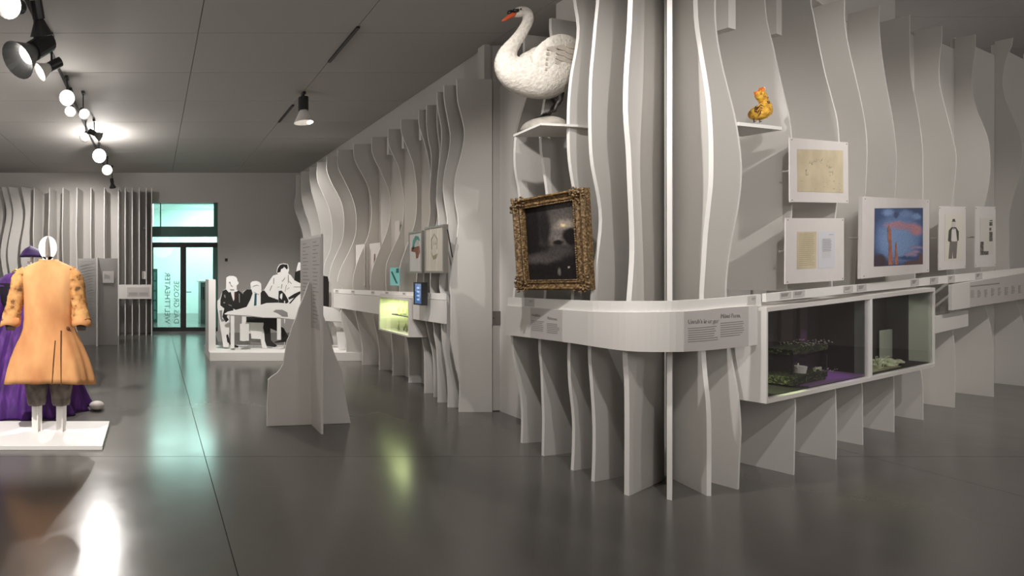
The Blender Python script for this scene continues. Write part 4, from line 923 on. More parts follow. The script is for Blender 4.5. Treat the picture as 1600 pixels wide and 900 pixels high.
# folded wing: shell plus long overlapping feathers on the viewer's side and mirrored on the far side
for sgn in (-1, 1):
    mb = MB(); rings = []
    for j in range(13):
        f = j/12; x = 816+90*f; y = 100-6*math.sin(f*PI*.9)-4*f; hh = (6+27*math.sin(PI*min(1, f*1.02))**0.7)*(1-.25*f); wy = sgn*(.62*38*k_*(0.55+0.45*math.sin(PI*min(.75, .25+f*.6))))
        c = SW(x, y, wy)
        rings.append([c+Vector((0, sgn*0.020*math.cos(a), hh*k_*math.sin(a))) for a in [2*PI*q/16 for q in range(16)]])
    wg = mb.loft(rings).build('wing', 'feather', swan, smooth=True)
    for k in range(15):
        row = k // 5; i = k % 5
        x0 = 832+row*14; y0 = 88+i*7.5-row*2; L = 50-row*4; x1 = min(x0+L, 901); y1 = y0+6+i*1.2-row*2
        yy = sgn*(.62*38*k_+0.010+0.004*(4-i)+.002*row)
        a = SW(x0, y0, yy); c = SW(x1, y1, yy*0.96)
        dv = (c-a); up = Vector((0, 0, 1)); pts = []
        for q, wv in ((0, .3), (.15, .8), (.4, 1), (.75, .9), (.93, .55), (1, .1)): pts.append(a+dv*q+up*wv*5.2*k_)
        for q, wv in ((1, .1), (.93, .55), (.75, .9), (.4, 1), (.15, .8), (0, .3)): pts.append(a+dv*q-up*wv*4.6*k_)
        MB().prism(pts, (0, sgn*0.004, 0)).build('feather', 'quill', wg)
MB().tube([SW(806, 21), SW(801, 22), SW(795, 26.5), SW(788, 31), SW(784, 33)], [5.2*k_, 4.8*k_, 3.6*k_, 2.3*k_, 1.0*k_], 14, flat=.8).build('beak', 'beak', swan, smooth=True)
MB().ellipsoid(SW(797, 20), (4.6*k_, 3.5*k_, 4.2*k_), 12, 8).tube([SW(806, 19, -.030), SW(799, 19, -.022)], [2.6*k_, 3*k_], 8).tube([SW(806, 19, .030), SW(799, 19, .022)], [2.6*k_, 3*k_], 8).build('beak_knob', 'black', swan, smooth=True)
for sgn in (-1, 1): MB().ellipsoid(SW(809, 17.5, sgn*.036), (1.3*k_, .004, 1.3*k_), 10, 6).build('eye', 'black', swan, smooth=True)
for (dx, dy) in ((0, -.04), (9, .04)):
    MB().tube([SW(866+dx, 146, dy), SW(868+dx, 160, dy), SW(864+dx*.6, 166, dy), SW(860+dx*.4, 177, dy)], [9*k_, 4.5*k_, 2.4*k_, 2.0*k_], 10).build('leg', 'foot', swan, smooth=True)
    f0 = SW(862+dx*.4, 175, dy); toes = [SW(843+dx*.3, 181, dy-.05), SW(843+dx*.3, 180, dy), SW(846+dx*.3, 180, dy+.05)]
    mb = MB()
    for tt in toes: mb.tube([f0, tt], [2.0*k_, 1.1*k_], 7)
    mb.prism([f0, toes[0], toes[1], toes[2]], (0, 0, .004)); mb.build('webbed_foot', 'foot', swan)

# toy bird and its shelf
zd = 2.71
ds = MB().prism([(4.315, 3.775, zd-.03), (4.78, 3.895, zd-.03), (4.70, 4.09, zd-.03), (4.24, 3.94, zd-.03)], (0, 0, .026)).build('bird_shelf', 'edge'); tag(ds, 'small bright white shelf under the yellow toy bird', 'shelf')
bd = thing('toy_bird', (4.60, 3.93, zd), 'small yellow and orange feathered toy bird raising its open beak, on the right wing shelf', 'toy bird')
DY = 3.91
def DW(x, y, dy=0): return at(x, y, DY)+Vector((0, dy, 0))
kd = DY/800
bp_ = smooth_path([(1175, 172, 2), (1179, 174, 9), (1186, 176, 12), (1193, 173, 10), (1195, 165, 6.5), (1193, 158, 5), (1190, 152, 6), (1187, 147, 5.5), (1186, 143, 3)], 3)
MB().tube([DW(x, y) for x, y, r in bp_], [r*kd for x, y, r in bp_], 16).build('body', 'yfeather', bd, smooth=True)
rr = random.Random(4); mb = MB()
for k in range(260):
    x, y, r = rr.choice(bp_[3:]); a = rr.uniform(0, 2*PI)
    p = DW(x, y)+Vector((math.cos(a)*.5, -abs(math.sin(a)), math.sin(a*1.7)*.9)).normalized()*r*kd*.95
    v = Vector((rr.uniform(-1, 1), rr.uniform(-1, 0), rr.uniform(-1, .3)))*.016
    sd = Vector((v.z, 0, -v.x)).normalized()*.003
    mb.prism([p-sd, p+sd, p+v], (0, .001, 0))
tag(mb.build('down_feathers', 'yfeather', bd), kind='stuff')
MB().prism([DW(1184, 150, -.022), DW(1191, 154, -.022), DW(1190, 139, -.02), DW(1188, 137, -.02), DW(1186, 143, -.02)], (0, .03, 0)).build('open_beak', 'ofeather', bd)
MB().prism([DW(1180, 143), DW(1184, 142), DW(1185, 150), DW(1182, 149)], (0, .012, 0)).build('open_beak', 'ofeather', bd)
MB().prism([DW(1188, 138, -.02), DW(1190, 137, -.02), DW(1191, 141, -.02)], (0, .01, 0)).build('beak_tip', 'artwhite', bd)
MB().prism([DW(1192, 160, -.03), DW(1195, 160, -.03), DW(1200, 173, -.03), DW(1198, 174, -.03)], (0, .008, 0)).build('wing', 'foot', bd)
MB().prism([DW(1174, 168, -.03), DW(1180, 165, -.03), DW(1177, 178, -.03), DW(1173, 176, -.03)], (0, .008, 0)).build('tail', 'coatdark', bd)
for k in range(6):
    MB().prism([DW(1178, 164+2*k, -.045), DW(1182, 166+2*k, -.045), DW(1172+k*.6, 170+3*k, -.04)], (0, .003, 0)).build('tail_feather', 'coatdark' if k % 2 else 'yfeather', bd)
MB().ellipsoid(DW(1194, 154, -.02), (.006, .006, .008), 8, 6).build('eye', 'black', bd)
for x in (1178, 1187):
    MB().tube([DW(x, 184), DW(x, 190.3)], .0035, 6).tube([DW(x-2, 190.6, -.02), DW(x+2, 190.6, .01)], .003, 5).build('leg', 'foot', bd)

# ================================================================== FREESTANDING TEXT TOTEM
TT = thing('text_totem', (1.65, 5.36, 0), 'freestanding white totem of two crossed boards, one cut in a mountain curve', 'totem')
PC = (1.618, 5.356); dA = Vector((2.09-1.178, 5.424-5.311)).normalized()
outL = [(417.5, 666), (418, 630), (419.4, 593), (425, 588), (433, 583), (438, 577), (442.8, 569), (445, 555), (447.4, 540.6), (449, 532), (452.5, 525), (457, 510), (464, 494), (467, 482), (472, 470.6), (478, 455), (481, 447), (483, 441)]
outR = [(484.5, 441), (489, 455), (494, 468), (500, 482), (505.8, 494), (511, 509.5), (516.7, 529), (519, 541), (522.5, 552), (528.4, 566), (533, 577), (536, 585), (537, 603), (542, 632), (547.8, 661)]
def pA(x, y):
    s, z = hit(x, y, PC, dA); return Vector((PC[0]+dA.x*s, PC[1]+dA.y*s, max(z, 0)))
pts = [pA(*p) for p in outL]+[pA(*p) for p in outR]
nA = Vector((-dA.y, dA.x, 0))
MB().prism(pts, nA*.02).build('curved_board', 'white', TT)
b0, b1 = Vector((1.652, 5.05)), Vector((1.662, 5.76))
MB().box(b0.x, b0.x+.022, b0.y, b1.y, 0, 1.975).build('upright_board', 'white', TT)
MB().box(b0.x-.003, b0.x, b0.y+.02, b1.y-.02, 1.02, 1.95).build('text_panel', 'panel', TT)
rr = random.Random(8)
for c0, (ya, yb) in enumerate([(5.10, 5.30), (5.40, 5.66)]):
    for k in range(22):
        z = 1.91-k*.039
        box('text_line', 'inksoft', TT, b0.x-.0042, b0.x-.003, yb-rr.uniform(.08, (yb-ya)), yb, z-.008, z)
# far text stand
FS = thing('text_stand', (-1.23, 11.1, 0), 'grey folded text stand in front of the far row of fins, behind the orange coat', 'stand')
Pm = floor_pt(150.5, 541); 
za = 1.6+(425-403.6)*11.2/800
x_l, x_r = (121.8-240)/800*11.26, (184-240)/800*11.26
def quadboard(p, q, z0, z1, th, name, m, par):
    d = (Vector(q)-Vector(p)).normalized(); n = Vector((-d.y, d.x))*th
    return MB().hexa([(*p, z0), (*q, z0), (q[0]+n.x, q[1]+n.y, z0), (p[0]+n.x, p[1]+n.y, z0), (*p, z1), (*q, z1), (q[0]+n.x, q[1]+n.y, z1), (p[0]+n.x, p[1]+n.y, z1)]).build(name, m, par)
sg = mat('stand_grey', (0.30, 0.285, 0.27), 0.7)
quadboard((x_l, 11.26), (Pm.x, 11.22), 0, za, .02, 'stand_board', sg, FS); quadboard((Pm.x+.03, 11.22), (x_r, 11.26), 0, za, .02, 'stand_board', sg, FS)
box('stand_spine', 'white', FS, Pm.x-.005, Pm.x+.03, 11.03, 11.6, 0, za+.01)
for k in range(24):
    z = za-.06-k*.062; box('text_line', 'artgrey', FS, x_l+.05, Pm.x-.06-rr.uniform(0, .06), 11.205, 11.207, z-.014, z)
box('picture_print', 'card', FS, Pm.x+.12, x_r-.08, 11.20, 11.202, 1.36, 1.62)
for k in range(5): box('print_mark', 'artgrey', FS, Pm.x+.16+k*.025, Pm.x+.175+k*.025, 11.197, 11.199, 1.44+.02*(k % 2), 1.56-.01*k)

# ================================================================== FAR ROW OF FINS (beside the glass door)
FW = thing('fin_wall', (-2.0, 13.4, 0), 'tall row of narrow white upright boards on the far wall left of the glass door', 'wall cladding')
fronts = [53, 77, 98, 120, 142, 163, 185, 195.5, 206.5, 217.5, 228.5, 236.8]
for i, px in enumerate(fronts):
    Yf = 12.85; X = (px-240)/800*Yf
    amp = 0.05 if px < 110 else 0.03
    prof = resample([(0.0, 0), (0.02, .5), (amp, 1.0), (amp, 1.4), (0.0, 2.0), (-.05, 2.6), (0.0, 3.2), (.02, 3.72)])
    skew = 0.10 if px < 130 else 0.0
    fin_mesh((X, Yf), (skew, 1), prof, 0.64, 0.02).build('fin', 'white', FW)
for (px, dx) in ((-40, .9), (-20, .9), (2, .8), (13, .75), (33, .5)):
    Yf = 12.85; X = (px-240)/800*Yf
    prof = resample([(0.0, 0), (0.0, .8), (.07, 1.3), (-.02, 2.0), (0.0, 2.3), (.12, 2.9), (.13, 3.2), (.0, 3.74)])
    fin_mesh((X, Yf), (dx, .7), prof, 0.45, 0.02).build('fin', 'white', FW)
for X in (-4.9, -4.75):
    pass
FB = thing('text_ledge', (-0.47, 12.8, 0.93), 'short white text ledge on the far row of fins beside the glass door', 'ledge')
box('ledge_panel', 'white', FB, -.885, -.045, 12.77, 12.80, 0.93, 1.285)
box('text_panel', 'panel', FB, -.66, -.10, 12.765, 12.77, .98, 1.22)
for k in range(2):
    for j in range(4): box('text_line', 'inksoft', FB, -.62+k*.26, -.40+k*.26, 12.762, 12.765, 1.02+j*.02, 1.028+j*.02)
cm = box('wall_sensor', 'black', None, -.27, -.21, 12.95, 13.05, 2.68, 2.76); tag(cm, 'small black sensor box between the far fins, upper of two', 'sensor')
bx = box('junction_box', 'white', None, -.30, -.21, 13.10, 13.2, 1.42, 1.62); tag(bx, 'small white box between the far fins above the short ledge', 'box')

# ================================================================== CUTOUT GROUP ON PLATFORM
pf = MB().box(1.01, 3.86, 9.20, 10.15, 0, 0.154).build('platform', 'edge', bevel=0.004)
tag(pf, 'low white platform under the black and white cutout figures', 'platform')
eb = MB().box(1.01, 1.14, 9.40, 9.98, 0.155, 1.46).build('end_board', 'edge'); tag(eb, 'narrow white upright board at the left end of the figure platform', 'board')
def za_(p): return (335+p[0]/12.86, 425+p[1]/12.86)
def zb_(p): return (335+p[0]/11.43, 480+p[1]/11.43)
def zc_(p): return (400+p[0]/10.0, 400+p[1]/10.0)
def flat(name, m, parent, pts, Y, th=0.006, f=None):
    q = [at(*(f(p) if f else p), Y) for p in pts]
    q = [Vector((v.x, v.y, max(v.z, 0.156))) for v in q]
    return MB().prism(q, (0, th, 0)).build(name, m, parent)
Y1, Y2, Y3 = 9.62, 9.66, 9.78
def fig(label, x, Y, name='cutout_figure'): return thing(name, ((x-240)/800*Y, Y, .155), label, 'cutout figure', 'flat cutout figures at the white table')
# man 1
f1 = fig('flat cutout of a seated man with glasses and black jacket, leftmost at the white table', 350, Y1)
flat('cutout_board', 'artwhite', f1, [(60, 720), (60, 580), (120, 520), (160, 380), (235, 340), (240, 110), (300, 80), (380, 80), (440, 105), (460, 140), (460, 185), (492, 205), (482, 245), (445, 265), (445, 360), (530, 395), (600, 480), (650, 700), (560, 790), (300, 860), (290, 1510), (180, 1510), (120, 1100)], Y1, .012, za_)
flat('black_jacket', 'artblack', f1, [(150, 450), (160, 380), (235, 350), (290, 410), (330, 400), (345, 470), (385, 590), (402, 540), (402, 400), (440, 395), (480, 370), (530, 400), (570, 440), (600, 480), (640, 600), (650, 700), (560, 745), (450, 770), (375, 735), (395, 800), (280, 830), (250, 900), (290, 960), (230, 1010), (160, 900), (200, 730), (120, 670), (122, 550)], Y1-.004, .004, za_)
flat('red_tie', 'artred', f1, [(400, 420), (440, 400), (430, 560), (400, 560)], Y1-.006, .002, za_)
flat('glasses', 'artgrey', f1, [(285, 205), (320, 195), (330, 250), (375, 300), (340, 290), (315, 240)], Y1-.004, .004, za_)
flat('jaw_line', 'artgrey', f1, [(310, 345), (400, 350), (400, 372), (325, 372)], Y1-.004, .004, za_)
for q in ([(190, 470), (215, 450), (230, 520), (205, 515)], [(280, 650), (350, 670), (345, 690), (285, 665)], [(490, 430), (510, 440), (512, 610), (495, 615)], [(180, 610), (210, 600), (215, 630), (175, 628)]): flat('jacket_fold', 'artgrey', f1, q, Y1-.006, .002, za_)
flat('black_shoe', 'artblack', f1, [(210, 500), (240, 480), (290, 650), (430, 690), (425, 722), (350, 720), (230, 620)], Y1-.004, .004, zb_)
flat('grey_chair_shadow', 'artgrey', f1, [(20, 470), (85, 390), (110, 430), (150, 570), (145, 615), (60, 610)], Y1+.02, .004, zb_)
flat('grey_chair_shadow', 'artgrey', f1, [(90, 60), (140, 50), (140, 200), (200, 240), (130, 260), (105, 200)], Y1-.006, .002, zb_)
# man 2
f2 = fig('flat cutout of white-haired man in black suit, dark tie, second at the table', 400, Y2)
flat('cutout_board', 'artwhite', f2, [(590, 720), (575, 400), (650, 350), (735, 345), (725, 230), (760, 190), (840, 178), (900, 200), (940, 240), (945, 390), (1050, 430), (1200, 530), (1290, 560), (1290, 700), (1060, 760), (1060, 1530), (960, 1530), (900, 1200), (640, 1250), (620, 900)], Y2, .012, za_)
flat('black_jacket', 'artblack', f2, [(580, 410), (650, 350), (745, 350), (768, 430), (720, 560), (650, 695), (590, 720), (560, 600)], Y2-.004, .004, za_)
flat('black_jacket', 'artblack', f2, [(930, 420), (960, 380), (1050, 430), (1090, 490), (1200, 530), (1286, 560), (1290, 640), (1050, 635), (930, 665)], Y2-.004, .004, za_)
flat('dark_tie', 'artteal', f2, [(810, 430), (850, 440), (845, 680), (795, 685)], Y2-.004, .004, za_)
flat('brow_line', 'artgrey', f2, [(755, 305), (800, 270), (860, 258), (920, 285), (860, 270), (800, 285)], Y2-.004, .004, za_)
flat('chin_line', 'artgrey', f2, [(780, 390), (820, 425), (880, 460), (910, 430), (880, 448), (830, 415)], Y2-.006, .004, za_)
flat('black_trousers', 'artblack', f2, [(570, 170), (1030, 180), (1115, 190), (1120, 430), (1000, 380), (1010, 590), (1060, 640), (1125, 690), (1080, 712), (930, 690), (900, 600), (890, 450), (860, 330), (880, 275), (570, 270)], Y2-.004, .004, zb_)
flat('black_trousers', 'artblack', f2, [(1190, 350), (1235, 370), (1330, 540), (1290, 620), (1070, 640), (1080, 620), (1200, 580)], Y2-.004, .004, zb_)
flat('white_seat', 'artwhite', f2, [(630, 270), (880, 290), (835, 570), (660, 560)], Y2-.02, .004, zb_)
flat('grey_floor_shadow', 'artgrey', f2, [(500, 590), (900, 590), (900, 660), (500, 650)], Y2+.03, .004, zb_)
# woman seated on the table
f3 = fig('flat cutout of a dark-haired woman in loose white shirt sitting cross-legged on the table', 440, Y3)
flat('cutout_board', 'artwhite', f3, [(80, 640), (90, 540), (130, 530), (160, 480), (210, 390), (270, 305), (345, 285), (325, 250), (335, 190), (370, 130), (430, 116), (500, 130), (517, 220), (500, 275), (545, 300), (600, 380), (700, 430), (700, 830), (350, 830)], Y3, .012, zc_)
flat('support_post', 'artwhite', f3, [(444, 470), (445.4, 470), (445.4, 548), (444, 548)], Y3-.012, .012)
flat('dark_hair', 'artblack', f3, [(332, 262), (340, 200), (372, 142), (420, 125), (490, 135), (498, 185), (482, 212), (440, 168), (425, 190), (390, 205), (382, 250)], Y3-.004, .004, zc_)
flat('dark_trousers', 'artblack', f3, [(90, 545), (130, 540), (190, 612), (300, 668), (352, 690), (355, 545), (400, 540), (450, 590), (500, 680), (510, 720), (400, 800), (355, 742), (120, 735), (85, 640)], Y3-.004, .004, zc_)
flat('white_sole', 'artwhite', f3, [(380, 600), (412, 578), (412, 640), (402, 682), (374, 650)], Y3-.006, .002, zc_)
flat('striped_leg', 'artblack', f3, [(505, 650), (600, 590), (690, 550), (698, 582), (620, 650), (540, 742), (512, 742), (600, 648), (512, 682)], Y3-.004, .004, zc_)
for q in ([(275, 340), (285, 345), (280, 440), (270, 430)], [(400, 370), (412, 390), (455, 330), (450, 355), (412, 405)], [(500, 290), (510, 295), (512, 400), (498, 440)], [(245, 460), (255, 465), (220, 545), (210, 540)], [(400, 440), (412, 440), (405, 500), (392, 520)], [(480, 520), (490, 520), (520, 500), (518, 492)], [(450, 560), (458, 555), (480, 450), (472, 450)], [(330, 485), (370, 483), (370, 489), (330, 491)], [(590, 478), (700, 478), (700, 486), (590, 486)], [(515, 400), (525, 398), (560, 430), (552, 434)]): flat('shirt_fold', 'artgrey', f3, q, Y3-.004, .004, zc_)
# fourth figure partly hidden by the totem
f4 = fig('flat cutout of a figure in black jacket mostly hidden behind the crossed totem', 475, 9.86)
flat('cutout_board', 'artwhite', f4, [(650, 150), (665, 100), (720, 95), (760, 160), (760, 230), (1130, 330), (1140, 900), (600, 900), (600, 400)], 9.86, .012, zc_)
flat('black_jacket', 'artblack', f4, [(610, 250), (690, 220), (760, 230), (1000, 300), (1120, 320), (1140, 400), (1140, 900), (900, 900), (700, 440), (640, 400), (600, 380)], 9.855, .004, zc_)
# table
tb = thing('cutout_table', (2.4, 9.45, .155), 'flat white cutout of a long table in front of the seated figures', 'cutout table')
flat('table_top', 'artwhite', tb, [(350.5, 490.5), (356, 487), (370, 484), (386, 479.5), (407, 476.5), (417, 473.5), (435, 473), (470, 476), (505, 478), (520, 481), (534, 489), (534, 503), (505, 501), (463, 500), (437, 496.5), (411, 496), (391, 493.5), (352, 491.5)], 9.45, .012)
flat('table_edge', 'artgrey', tb, [(352, 491), (391, 493.5), (411, 495.8), (437, 496.4), (463, 499.6), (534, 502.8), (534, 503.6), (463, 500.4), (437, 497.2), (411, 496.8), (391, 494.6), (352, 492)], 9.444, .004)
flat('table_shadow', 'artgrey', tb, [(427, 486.5), (431, 484), (441, 484), (449, 488), (450, 495), (441, 494), (434, 489)], 9.444, .004)
for (xa, xb, yt, yb) in ((360.5, 366.2, 492.5, 544), (378, 384, 494, 533), (433, 438.8, 496.6, 531)):
    o = flat('table_leg', 'artwhite', tb, [(xa, yt), (xb, yt), (xb, yb), (xa, yb)], 9.45, .012)
flat('table_leg', 'artwhite', tb, [(375, 506), (389, 506), (389, 532.5), (375, 532.5)], 9.47, .012)
flat('table_leg', 'artwhite', tb, [(526, 519), (542, 519), (539, 546), (529, 546)], 9.46, .012)


# ================================================================== MANNEQUIN PLATFORM AND MANNEQUINS
mp_ = MB().box(-2.2, -0.46, 4.60, 5.36, 0.0, 0.04).build('platform', 'edge', bevel=0.003); tag(mp_, 'thin white platform under the mannequin in the orange coat', 'platform')
def ring(cx, cy, z, rx, ry, n, fold=0.0, nf=9, ph=0.0, zf=None, rnd=None):
    out = []
    for i in range(n):
        a = 2*PI*i/n; k = 1+fold*math.sin(nf*a+ph)+fold*.5*math.sin((nf*2+1)*a+ph*1.7)
        zz = z+(zf(a) if zf else 0)
        out.append(Vector((cx+rx*k*math.cos(a), cy+ry*k*math.sin(a), zz)))
    return out
MN = thing('mannequin', (-1.04, 5.04, .04), 'white crossed-board mannequin wearing a long orange suede coat and grey breeches', 'mannequin')
def head_plate(cx, cy, z0, rx, rz, ang, parent, mname='edge'):
    dx, dy = math.cos(ang), math.sin(ang); pts = []
    for k in range(28):
        a = 2*PI*k/28; r = rx*(1-0.12*max(0, -math.sin(a)))
        pts.append(Vector((cx+dx*r*math.cos(a), cy+dy*r*math.cos(a), z0+rz*math.sin(a))))
    n = Vector((-dy, dx, 0))*.012
    return MB().prism([p-n*.5 for p in pts], n).build('head_board', mname, parent)
cx, cy = -1.04, 5.04
head_plate(cx, cy, 1.835, .092, .118, 0.0, MN); head_plate(cx, cy, 1.835, .10, .118, PI*.46, MN)
MB().box(cx-.05, cx+.05, cy-.006, cy+.006, 1.60, 1.75).box(cx-.006, cx+.006, cy-.05, cy+.05, 1.60, 1.75).build('neck_board', 'edge', MN)
for lx in (-1.15, -.91):
    MB().box(lx-.048, lx+.052, cy-.006, cy+.006, .04, .60).build('leg_board', 'edge', MN)
    MB().box(lx+.012, lx+.024, cy-.05, cy+.05, .04, .60).build('leg_board', 'edge', MN)
N = 72
secs = [(1.712, .085, .075, 0), (1.70, .10, .09, .0), (1.675, .16, .105, .0), (1.645, .225, .12, .0), (1.61, .262, .135, .005), (1.55, .268, .145, .008), (1.45, .25, .15, .01), (1.30, .238, .15, .01), (1.15, .235, .15, .012), (1.05, .245, .155, .015), (.95, .285, .18, .02), (.85, .33, .205, .03), (.75, .37, .23, .038), (.65, .40, .255, .045), (.56, .42, .275, .05), (.505, .432, .285, .052)]
rings = []
for (z, rx, ry, fo) in secs:
    low = max(0, (0.95-z)/.45)
    rings.append(ring(cx+.01, cy, z, rx, ry, N, fo, 7, .6+z*.8, lambda a, low=low: low*(.045*math.cos((a+PI/2)*1.0)*(1 if math.cos(a+PI/2) > 0 else .2)*1.0)*(1.0 if -PI < a else 0)-low*.01*math.cos(2*a)))
co = MB().loft(rings, cap=False)
coat = co.build('coat', 'coat', MN, smooth=True)
sd_ = coat.modifiers.new('solid', 'SOLIDIFY'); sd_.thickness = 0.008; sd_.offset = -1
MB().tube([(cx-.0, cy-.09, 1.70), (cx-.07, cy-.05, 1.712), (cx-.09, cy+.03, 1.715), (cx, cy+.085, 1.71), (cx+.09, cy+.03, 1.715), (cx+.07, cy-.05, 1.712), (cx, cy-.09, 1.70)], .014, 8).build('collar', 'coat', coat, smooth=True)
for sgn, (ex, ez), (hx, hz) in ((-1, (-1.355, 1.32), (-1.385, 1.12)), (1, (-.735, 1.32), (-.70, 1.12))):
    sx = cx+sgn*.20
    pts = smooth_path([(sx, cy, 1.60, .075), (cx+sgn*.262, cy-.01, 1.53, .085), (cx+sgn*.29, cy-.02, 1.42, .080), (ex, cy-.03, ez, .076), ((ex+hx)/2, cy-.05, (ez+hz)/2+.01, .080), (hx, cy-.07, hz, .092)], 5)
    rg = []
    for i, p in enumerate(pts):
        pv = Vector(p[:3]); nx = Vector(pts[min(i+1, len(pts)-1)][:3])-Vector(pts[max(i-1, 0)][:3]); tt = nx.normalized()
        a1 = (Vector((0, 1, 0))-tt*tt.y).normalized(); a2 = tt.cross(a1)
        rg.append([pv+(a1*math.cos(2*PI*q/28)+a2*math.sin(2*PI*q/28))*p[3]*(1+.06*math.sin(5*2*PI*q/28+i*.8)+.05*math.sin(i*2.3+q)) for q in range(28)])
    slv = MB().loft(rg).build('sleeve', 'coatlace', coat, smooth=True)
    # turned-back cuff
    cpts = [(hx-sgn*.005, cy-.065, hz+.05, .100), (hx, cy-.07, hz, .118), (hx+sgn*.006, cy-.08, hz-.035, .122)]
    rg = [[Vector(p[:3])+Vector((math.cos(2*PI*q/28)*p[3]*.72, math.sin(2*PI*q/28)*p[3]*.8, .012*math.sin(3*2*PI*q/28))) for q in range(28)] for p in cpts]
    cf = MB().loft(rg, cap=False).build('cuff', 'coat', coat, smooth=True); m_ = cf.modifiers.new('s', 'SOLIDIFY'); m_.thickness = .01
    MB().tube([(hx, cy-.08, hz-.02), (hx, cy-.085, hz-.085)], [.052, .042], 14).build('hand_stub', 'breech', coat, smooth=True)
    MB().ellipsoid((hx, cy-.165, hz+.01), (.013, .006, .013), 10, 6).build('button', 'coatdark', coat)
# pleat slit, seam and buttons on the back of the skirts
def coat_surf(x, z, e=.010):
    for i in range(len(secs)-1):
        if secs[i][0] >= z >= secs[i+1][0]:
            f = (secs[i][0]-z)/(secs[i][0]-secs[i+1][0]); rx = secs[i][1]+(secs[i+1][1]-secs[i][1])*f; ry = secs[i][2]+(secs[i+1][2]-secs[i][2])*f; break
    q = min(.99, abs(x-cx-.01)/rx)
    a = math.acos(max(-1, min(1, (x-cx-.01)/rx))); fo = secs[i][3]; ph = .6+z*.8; a = -a
    k = 1+fo*math.sin(7*a+ph)+fo*.5*math.sin(15*a+ph*1.7)
    return Vector((x, cy-ry*k*math.sqrt(1-q*q)-e, z))
sl = [coat_surf(-.885+.002*k, 1.04-k*.05) for k in range(11)]
MB().tube(sl, .0075, 6).build('pleat_slit', 'coatdark', coat)
sl = [coat_surf(-.935-.001*k, .95-k*.04) for k in range(11)]
MB().tube(sl, [.005+.0005*k for k in range(11)], 6).build('pleat_slit', 'coatdark', coat)
sl = [coat_surf(-1.05, 1.66-k*.05, .0015) for k in range(16)]
MB().tube(sl, .003, 6).build('back_seam', 'coat', coat)
p = coat_surf(-.83, 1.055, .012); MB().ellipsoid(p, (.022, .010, .022), 12, 8).build('button', 'coatdark', coat, smooth=True)
for k in range(4):
    p = coat_surf(-.945, .82-k*.075, .006); MB().ellipsoid(p, (.008, .005, .008), 8, 6).build('button', 'coatdark', coat, smooth=True)
# breeches
for lx in (-1.15, -.91):
    rg = []
    for (z, r) in ((.66, .13), (.58, .128), (.50, .12), (.42, .108), (.36, .10), (.325, .098), (.30, .088)):
        rg.append(ring(lx-.0, cy, z, r*.95, r, 32, .03, 6, z*14+lx))
    MB().loft(rg).build('breeches_leg', 'breech', MN, smooth=True)
# purple robed mannequin
PM = thing('mannequin', (-1.52, 6.15, 0), 'white crossed-board mannequin in purple gown and feathered purple hat, behind the orange coat', 'mannequin')
px_, py_ = -1.525, 6.10
secs2 = [(1.56, .12, .10, 0), (1.52, .20, .13, .01), (1.44, .24, .16, .02), (1.30, .24, .18, .03), (1.15, .25, .19, .04), (.95, .34, .26, .05), (.70, .46, .36, .06), (.45, .56, .45, .065), (.25, .64, .52, .07), (.10, .70, .58, .07), (.03, .74, .60, .07), (.004, .76, .60, .07)]
g = MB().loft([ring(px_, py_, z, rx, ry, 120, fo, 17, z*1.5) for z, rx, ry, fo in secs2], cap=True).build('gown', 'purple', PM, smooth=True)
MB().loft([ring(px_-.02, py_, z, rx, ry, 48, .02, 7, z*4) for z, rx, ry in ((1.60, .12, .10), (1.57, .22, .15), (1.50, .30, .20), (1.43, .33, .22))], cap=False).build('shoulder_cape', 'purple', PM, smooth=True)
MB().loft([ring(px_-.02, py_-.01, z, rx, ry, 48, .03, 5, z*4) for z, rx, ry in ((1.47, .315, .205), (1.36, .31, .21), (1.24, .29, .20), (1.18, .22, .18))], cap=False).build('bodice', 'purpledark', PM, smooth=True)
for sgn in (-1, 1):
    MB().tube([(px_+sgn*.22, py_, 1.50), (px_+sgn*.30, py_-.02, 1.35), (px_+sgn*.34, py_-.04, 1.15), (px_+sgn*.36, py_-.05, 1.0)], [.08, .10, .10, .13], 20).build('sleeve', 'purple', PM, smooth=True)
MB().tube([(px_-.13, py_-.12, 1.60), (px_-.08, py_-.14, 1.63), (px_+.0, py_-.13, 1.60)], .012, 6).build('gilt_trim', 'gilt', PM)
MB().box(px_-.19, px_+.17, py_-.012, py_, 1.54, 1.575).build('shoulder_board', 'edge', PM)
# face board: mask shape with forehead strip
fx0 = px_+.075
MB().prism([(fx0-.055, py_, 1.56), (fx0+.055, py_, 1.56), (fx0+.055, py_, 1.62), (fx0+.095, py_, 1.70), (fx0+.02, py_, 1.715), (fx0+.02, py_, 1.85), (fx0-.012, py_, 1.85), (fx0-.012, py_, 1.725), (fx0-.055, py_, 1.73), (fx0-.05, py_, 1.66), (fx0-.055, py_, 1.62)], (0, .012, 0)).build('face_board', 'edge', PM)
MB().box(fx0-.006, fx0+.006, py_-.04, py_+.06, 1.56, 1.84).build('head_board', 'edge', PM)
hb = MB(); rg = []
for (z, rx, ry) in ((1.795, .125, .15), (1.80, .145, .16), (1.815, .135, .15), (1.86, .11, .12), (1.895, .075, .09), (1.915, .03, .04)):
    rg.append(ring(fx0-.005, py_, z, rx, ry, 32, .02, 3, 0, lambda a: -.02*abs(math.cos(a))+.0))
hb.loft(rg); ht = hb.build('hat', 'hat', PM, smooth=True)
MB().ellipsoid((fx0+.125, py_-.03, 1.815), (.028, .03, .045), 12, 8).build('hat_rosette', 'hat', ht, smooth=True)
sp_ = MB().ellipsoid((-.66, 5.95, .05), (.09, .10, .05), 14, 8).build('shoe', 'card', None, smooth=True)
tag(sp_, 'pale rounded shoe beside the hem of the purple gown', 'shoe')

